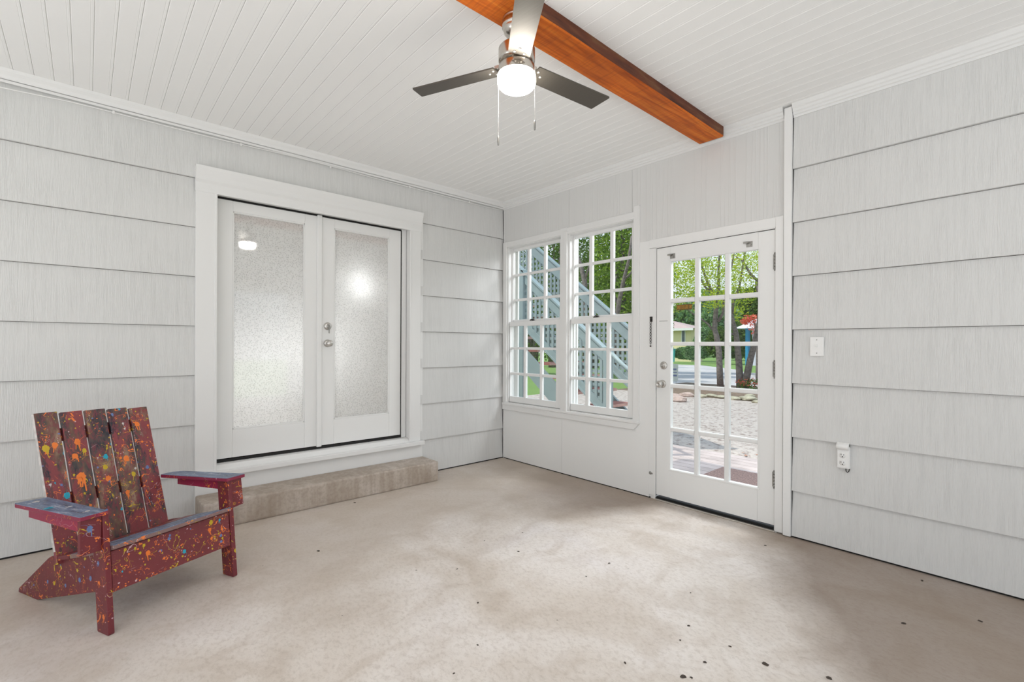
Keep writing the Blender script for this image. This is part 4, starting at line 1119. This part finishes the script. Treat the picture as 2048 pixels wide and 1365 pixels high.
# far house
Y_ = 44
A_ = at(1330, 722, 'y', Y_); B_ = at(1390, 722, 'y', Y_)
hs = empty('house', (A_.x, Y_, A_.z), label='pale yellow house with a low pinkish roof beyond the lawn', cat='house')
def hp(px, py, dy=0): P = at(px, py, 'y', Y_ + dy); return (P.x - A_.x, dy, P.z - A_.z)
q = MB(); a_, b_ = hp(1320, 720), hp(1382, 654); q.box(a_[0], b_[0], 0, 2.5, a_[2], b_[2]); q.build('wall', simple('yellow_siding', (.78, .68, .42), .7), hs)
q = MB(); e0, e1 = hp(1316, 651, -.6), hp(1386, 654, -.6)
rz_ = e1[2]; q.add([(e0[0], -.6, rz_), (e1[0], -.6, rz_), (e1[0] - 4, 1.4, rz_ + 1.1), (e0[0], 1.4, rz_ + 1.1), (e0[0], 3.2, rz_), (e1[0], 3.2, rz_)], [(0, 1, 2, 3), (3, 2, 5, 4), (1, 5, 2), (0, 4, 5, 1), (0, 3, 4)]); q.build('roof', simple('pinkish_roof', (.50, .38, .36), .8, var=.1), hs)
q = MB(); q.box(e0[0], e1[0], -.65, -.55, rz_ - .22, rz_ + .02); q.build('eave_fascia', M['paint'], hs)
w0_, w1_ = hp(1363, 684), hp(1371, 655)
q = MB(); q.box(w0_[0], w1_[0], -.06, 0, w0_[2], w1_[2]); wf = q.build('window', M['paint'], hs)
q = MB(); q.box(w0_[0] + .08, w1_[0] - .08, -.08, -.061, w0_[2] + .1, w1_[2] - .1); q.build('pane', simple('dark_pane', (.08, .11, .13), .1), wf)
# blue-trimmed shed at the right
Y_ = 24; A_ = at(1494, 728, 'y', Y_)
hs = empty('shed', (A_.x, Y_, A_.z), label='white shed with a bright blue corner post behind the forked tree', cat='shed')
a_, b_ = hp(1492, 728), hp(1560, 652)
q = MB(); q.box(a_[0] + .3, b_[0], .1, 5, a_[2], b_[2]); q.build('wall', simple('pale_shed_wall', (.66, .70, .76), .7), hs)
c0, c1 = hp(1491.5, 728), hp(1496, 652); q = MB(); q.box(c0[0], c1[0], -.05, .3, c0[2], c1[2]); q.build('corner_post', simple('bright_blue_paint', (.03, .30, .50), .5), hs)
q = MB(); q.add([(a_[0] - .4, -.6, b_[2]), (b_[0], -.6, b_[2]), (b_[0], 2.5, b_[2] + 1.2), (a_[0] + .9, 2.5, b_[2] + 1.2), (a_[0] - .4, 5.4, b_[2]), (b_[0], 5.4, b_[2])], [(0, 1, 2, 3), (3, 2, 5, 4), (0, 3, 4), (0, 4, 5, 1), (1, 5, 2)]); q.build('roof', simple('pale_metal_roof', (.72, .74, .78), .4), hs)
# parked car, only its nose and wheel show
Y_ = 20.5; A_ = at(1510, 727, 'y', Y_)
cr = empty('car', (A_.x, Y_, A_.z), label='white parked car partly hidden behind the forked tree', cat='car')
L_ = 4.3
q = MB()
q.prism([(0, .35), (0, .75), (.15, .95), (1.1, 1.05), (1.7, 1.5), (3.1, 1.52), (3.9, 1.1), (4.2, 1.0), (4.25, .4)], 'y', 0, 1.75, 0, bev=.06); q.build('body', simple('white_car_paint', (.78, .80, .83), .2), cr)
q = MB(); q.prism([(1.25, 1.07), (1.75, 1.44), (3.05, 1.46), (3.7, 1.1)], 'y', -.01, 1.76); q.build('side_windows', simple('car_glass', (.03, .035, .04), .1), cr)
for wx, wy in ((.85, -.02), (3.4, -.02), (.85, 1.77), (3.4, 1.77)):
    q = MB(); q.lathe([(0, -.10), (.30, -.10), (.34, -.07), (.34, .07), (.30, .10), (0, .10)], 22, 0, Matrix.Translation((wx, wy, .34)) @ Matrix.Rotation(PI / 2, 4, 'X')); q.build('wheel', M['black'], cr)
# teal bin
Y_ = 30; A_ = at(1342, 722, 'y', Y_)
bn_ = empty('wheelie_bin', (A_.x, Y_, A_.z), math.radians(20), label='teal plastic wheelie bin on the far lawn', cat='bin')
hgt_ = at(1342, 696, 'y', Y_).z - A_.z; k_ = hgt_ / 1.05
q = MB(); q.prism([(-.24 * k_, 0), (.24 * k_, 0), (.30 * k_, 1.0 * k_), (-.30 * k_, 1.0 * k_)], 'y', -.3 * k_, .3 * k_, 0, bev=.02); q.build('body', simple('teal_plastic', (.02, .38, .33), .4), bn_)
q = MB(); q.box(-.33 * k_, .34 * k_, -.34 * k_, .34 * k_, 1.0 * k_, 1.07 * k_, 0, b=.02); q.build('lid', simple('teal_lid', (.02, .30, .28), .4), bn_)
for s_ in (-1, 1):
    q = MB(); q.lathe([(0, -.03), (.11 * k_, -.03), (.11 * k_, .03), (0, .03)], 16, 0, Matrix.Translation((-.22 * k_, s_ * .27 * k_, .10 * k_)) @ Matrix.Rotation(PI / 2, 4, 'X')); q.build('wheel', M['black'], bn_)
# yard sign
Y_ = 13.5; A_ = at(1347, 770, 'y', Y_); TP = at(1347, 726, 'y', Y_); wv = (at(1356, 750, 'y', Y_).x - at(1337, 750, 'y', Y_).x)
sg = empty('yard_sign', (A_.x, Y_, A_.z), label='white yard sign with blue bands standing beyond the gravel', cat='sign')
hh = TP.z - A_.z
q = MB(); q.box(-wv / 2, wv / 2, -.01, .01, hh * .22, hh); q.build('sign_panel', simple('sign_white', (.78, .78, .80), .5), sg)
q = MB(); q.box(-wv / 2 + .04, wv / 2 - .04, -.013, -.0101, hh * .44, hh * .52); q.box(-wv / 2 + .04, wv / 2 - .04, -.013, -.0101, hh * .60, hh * .64); q.box(-wv / 2 + .05, wv / 2 - .06, -.013, -.0101, hh * .72, hh * .80)
q.build('printed_bands', simple('sign_blue', (.22, .24, .48), .5), sg)
for s_ in (-1, 1):
    q = MB(); q.tube([(s_ * wv * .3, 0, -.05), (s_ * wv * .3, 0, hh * .3)], .006, 6); q.build('wire_stake', M['steel'], sg)
# flowers at the foot of the forked tree
fl = empty('flower_bush', at(1507, 781, 'z', -.25), label='low bush with pink-red flowers right of the forked tree', cat='bush')
q = MB(); leaves(q, (0, 0, .22), (.55, .4, .22), 420, .045, rn); q.build('foliage', M['leafB'], fl)
q = MB(); leaves(q, (-.05, -.1, .32), (.5, .35, .16), 160, .035, rn); q.build('flowers', M['leafR'], fl)['kind'] = 'stuff'

# ------------------------------------------------------------------ outside staircase
SN, SF = 1.70, 2.70          # near and far guard planes
S_ = empty('outdoor_staircase', (.2, 2.2, -.12), label='grey-blue outside staircase with lattice guards and red-brown treads behind the windows', cat='staircase')
so = Vector((.2, 2.2, -.12))
def sl(x): return -.765 * x          # slope helper
def zline(x, z0): return z0 - .765 * x
def band(q, x0, x1, zoff_lo, zoff_hi, ya, yb, mat=0):
    q.prism([(x0 - so.x, zline(x0, zoff_lo) - so.z), (x1 - so.x, zline(x1, zoff_lo) - so.z), (x1 - so.x, zline(x1, zoff_hi) - so.z), (x0 - so.x, zline(x0, zoff_hi) - so.z)], 'y', ya - so.y, yb - so.y, mat)
XT = -3.3; XB = .25
# stringers
for k, yy in enumerate((SN, SF)):
    q = MB(); q.prism([(XT - so.x, zline(XT, -.26) - so.z), (-.19 - so.x, 0.005), (.28 - so.x, 0.005), (XT - so.x, zline(XT, .10) - so.z)], 'y', yy - .02 - so.y, yy + .02 - so.y); q.build('stringer', M['stairpaint'], S_)
# treads and risers
n_t = 14
for i in range(n_t):
    x1 = .36 - i * .262; zt = -.12 + .03 + (i + 1) * .20 * 1.0
    zt = zline(x1, .27)
    q = MB(); q.box(x1 - .29 - so.x, x1 + .02 - so.x, SN + .02 - so.y, SF - .02 - so.y, zt - .04 - so.z, zt - so.z, 0); q.box(x1 + .020 - so.x, x1 + .024 - so.x, SN + .02 - so.y, SF - .02 - so.y, zt - .04 - so.z, zt - so.z, 1)
    q.build('tread', [M['tread'], M['treadedge']], S_)
# guards : boards + lattice
def guard(yy, ztop, zbot, x0, x1, edge_w):
    q = MB(); band(q, x0, x1, ztop - edge_w, ztop, yy - .022, yy + .022); band(q, x0, x1, ztop, ztop + .03, yy - .05, yy + .05); q.build('guard_rail', M['stairpaint'], S_)
    q = MB(); band(q, x0, x1, zbot, zbot + .10, yy - .022, yy + .022); band(q, x0, x1, zbot - .03, zbot, yy - .04, yy + .04); q.build('bottom_rail', M['stairpaint'], S_)
    q = MB(); pitch_ = .090; w = .041
    x = x0
    while x < x1:       # uprights, clipped between rails
        zlo, zhi = zline(x, zbot + .05), zline(x, ztop - edge_w + .02)
        q.box(x - so.x, x + w - so.x, yy - .012 - so.y, yy - so.y, zlo - so.z, zhi - so.z, 0); x += pitch_
    zmin, zmax = zline(x1, zbot), zline(x0, ztop)
    z = zmin
    while z < zmax:     # level slats
        xa = max(x0, (zbot + .05 - z) / .765); xb = min(x1, (ztop - edge_w + .02 - z) / .765)
        if xb > xa: q.box(xa - so.x, xb - so.x, yy - so.y, yy + .012 - so.y, z - so.z, z + w - so.z, 0)
        z += pitch_
    q.build('lattice_panel', M['stairpaint'], S_)
guard(SN, 1.285, .44, XT, .12, .16)
guard(SF, 1.365, .50, XT, .42, .20)
for xx, yy, zt in ((.16, SN, 1.24), (.46, SF, 1.16), (-1.50, SN, 2.45), (-1.50, SF, 2.75), (-3.3, SN, 4.1), (-3.3, SF, 4.1)):
    q = MB(); q.box(xx - .05 - so.x, xx + .05 - so.x, yy - .05 - so.y, yy + .05 - so.y, (-.12 if xx > -1.2 and yy < 2 else -.2 if xx > -1.2 else -.42) - so.z, zt - so.z, 0, b=.006); q.build('post', M['stairpaint'], S_)
# grab rail at the foot
q = MB(); q.tube([(.16 - so.x, SN - so.y, 1.20 - so.z), (.36 - so.x, SN - so.y, 1.03 - so.z), (.60 - so.x, SN - so.y, .86 - so.z)], .03, 8); q.box(.55 - so.x, .62 - so.x, SN - .035 - so.y, SN + .035 - so.y, -.12 - so.z, .86 - so.z); q.build('handrail', M['stairpaint'], S_)
# ------------------------------------------------------------------ light
w = bpy.data.worlds.new('sky'); scene.world = w; w.use_nodes = True
nt = w.node_tree; nt.nodes.clear(); t = NT(nt)
out = t.n('ShaderNodeOutputWorld'); bg = t.n('ShaderNodeBackground'); bg.inputs[1].default_value = 1.15
tc = t.n('ShaderNodeTexCoord'); sx = t.n('ShaderNodeSeparateXYZ'); t.l(tc.outputs['Generated'], sx.inputs[0])
t.l(t.ramp(sx.outputs[2], [(0, (.86, .90, .93)), (.25, (.78, .88, 1.0)), (1, (.50, .68, .95))]), bg.inputs[0]); t.l(bg.outputs[0], out.inputs[0])
def sun(dirv, e, ang):
    l = bpy.data.lights.new('sun', 'SUN'); l.energy = e; l.angle = ang; l.color = (1, .95, .87)
    o = bpy.data.objects.new('sun', l); COL.objects.link(o); o.rotation_euler = Vector(dirv).to_track_quat('-Z', 'Y').to_euler(); return o
sun((.38, .42, -.82), 3.2, .02)
def area(name, loc, target, sx_, sy_, e, col=(1, 1, 1)):
    l = bpy.data.lights.new(name, 'AREA'); l.shape = 'RECTANGLE'; l.size = sx_; l.size_y = sy_; l.energy = e; l.color = col
    o = bpy.data.objects.new(name, l); COL.objects.link(o); o.location = loc
    o.rotation_euler = (Vector(target) - Vector(loc)).to_track_quat('-Z', 'Y').to_euler(); return o
# upward fill added beside the porch's open sides to brighten the ceiling
area('daylight_far', (XMAX - .75, -3.95, .5), (XMAX - 1.15, -3.95, 3.4), 4.5, 1.2, 74, (.955, .98, 1))
area('daylight_rear', (3.7, YMIN + .75, .5), (3.6, YMIN + 1.15, 3.4), 5.6, 1.2, 76, (.955, .98, 1))
area('skylight_door', (2.55, 1.5, 3.1), (2.0, -1.1, .0), 1.6, 1.0, 100, (.98, .97, 1.0))  # unseen area light added above the door, standing in for the sky
def lamp(name, loc, r, e, col=(.97, .985, 1)):
    l = bpy.data.lights.new(name, 'POINT'); l.energy = e; l.shadow_soft_size = r; l.color = col
    o = bpy.data.objects.new(name, l); COL.objects.link(o); o.location = loc; return o
lamp('interior_lamp', (-.60, -2.50, .98), .18, 19)  # light added close behind the left pane to make it glow
lamp('interior_lamp', (-.50, -1.98, 1.25), .12, 13)  # light added behind the meeting stiles to brighten both panes
lamp('interior_lamp', (-.24, -1.63, 1.80), .05, 3.6)  # indoor lamp showing as a blurred spot in the right pane

# ------------------------------------------------------------------ camera
cd = bpy.data.cameras.new('camera'); cam = bpy.data.objects.new('camera', cd); COL.objects.link(cam)
cd.sensor_fit = 'HORIZONTAL'; cd.sensor_width = 36; cd.lens = FPX / 2048 * 36
cd.shift_x = 0; cd.shift_y = (CY - 682.5) / 2048
cd.clip_start = .05; cd.clip_end = 300
fwd = Vector((-math.sin(YAW), math.cos(YAW), 0))
cam.location = CAM
rot = fwd.to_track_quat('-Z', 'Y').to_matrix().to_4x4() @ Matrix.Rotation(-ROLL, 4, 'Z')
cam.matrix_world = Matrix.Translation(CAM) @ rot
scene.camera = cam
vs_ = scene.view_settings
vs_.view_transform = 'Standard'; vs_.look = 'None'; vs_.gamma = 1; vs_.use_curve_mapping = False; vs_.exposure = .06
scene.cycles.max_bounces = 10; scene.cycles.diffuse_bounces = 6; scene.cycles.transparent_max_bounces = 16
scene.cycles.use_denoising = True
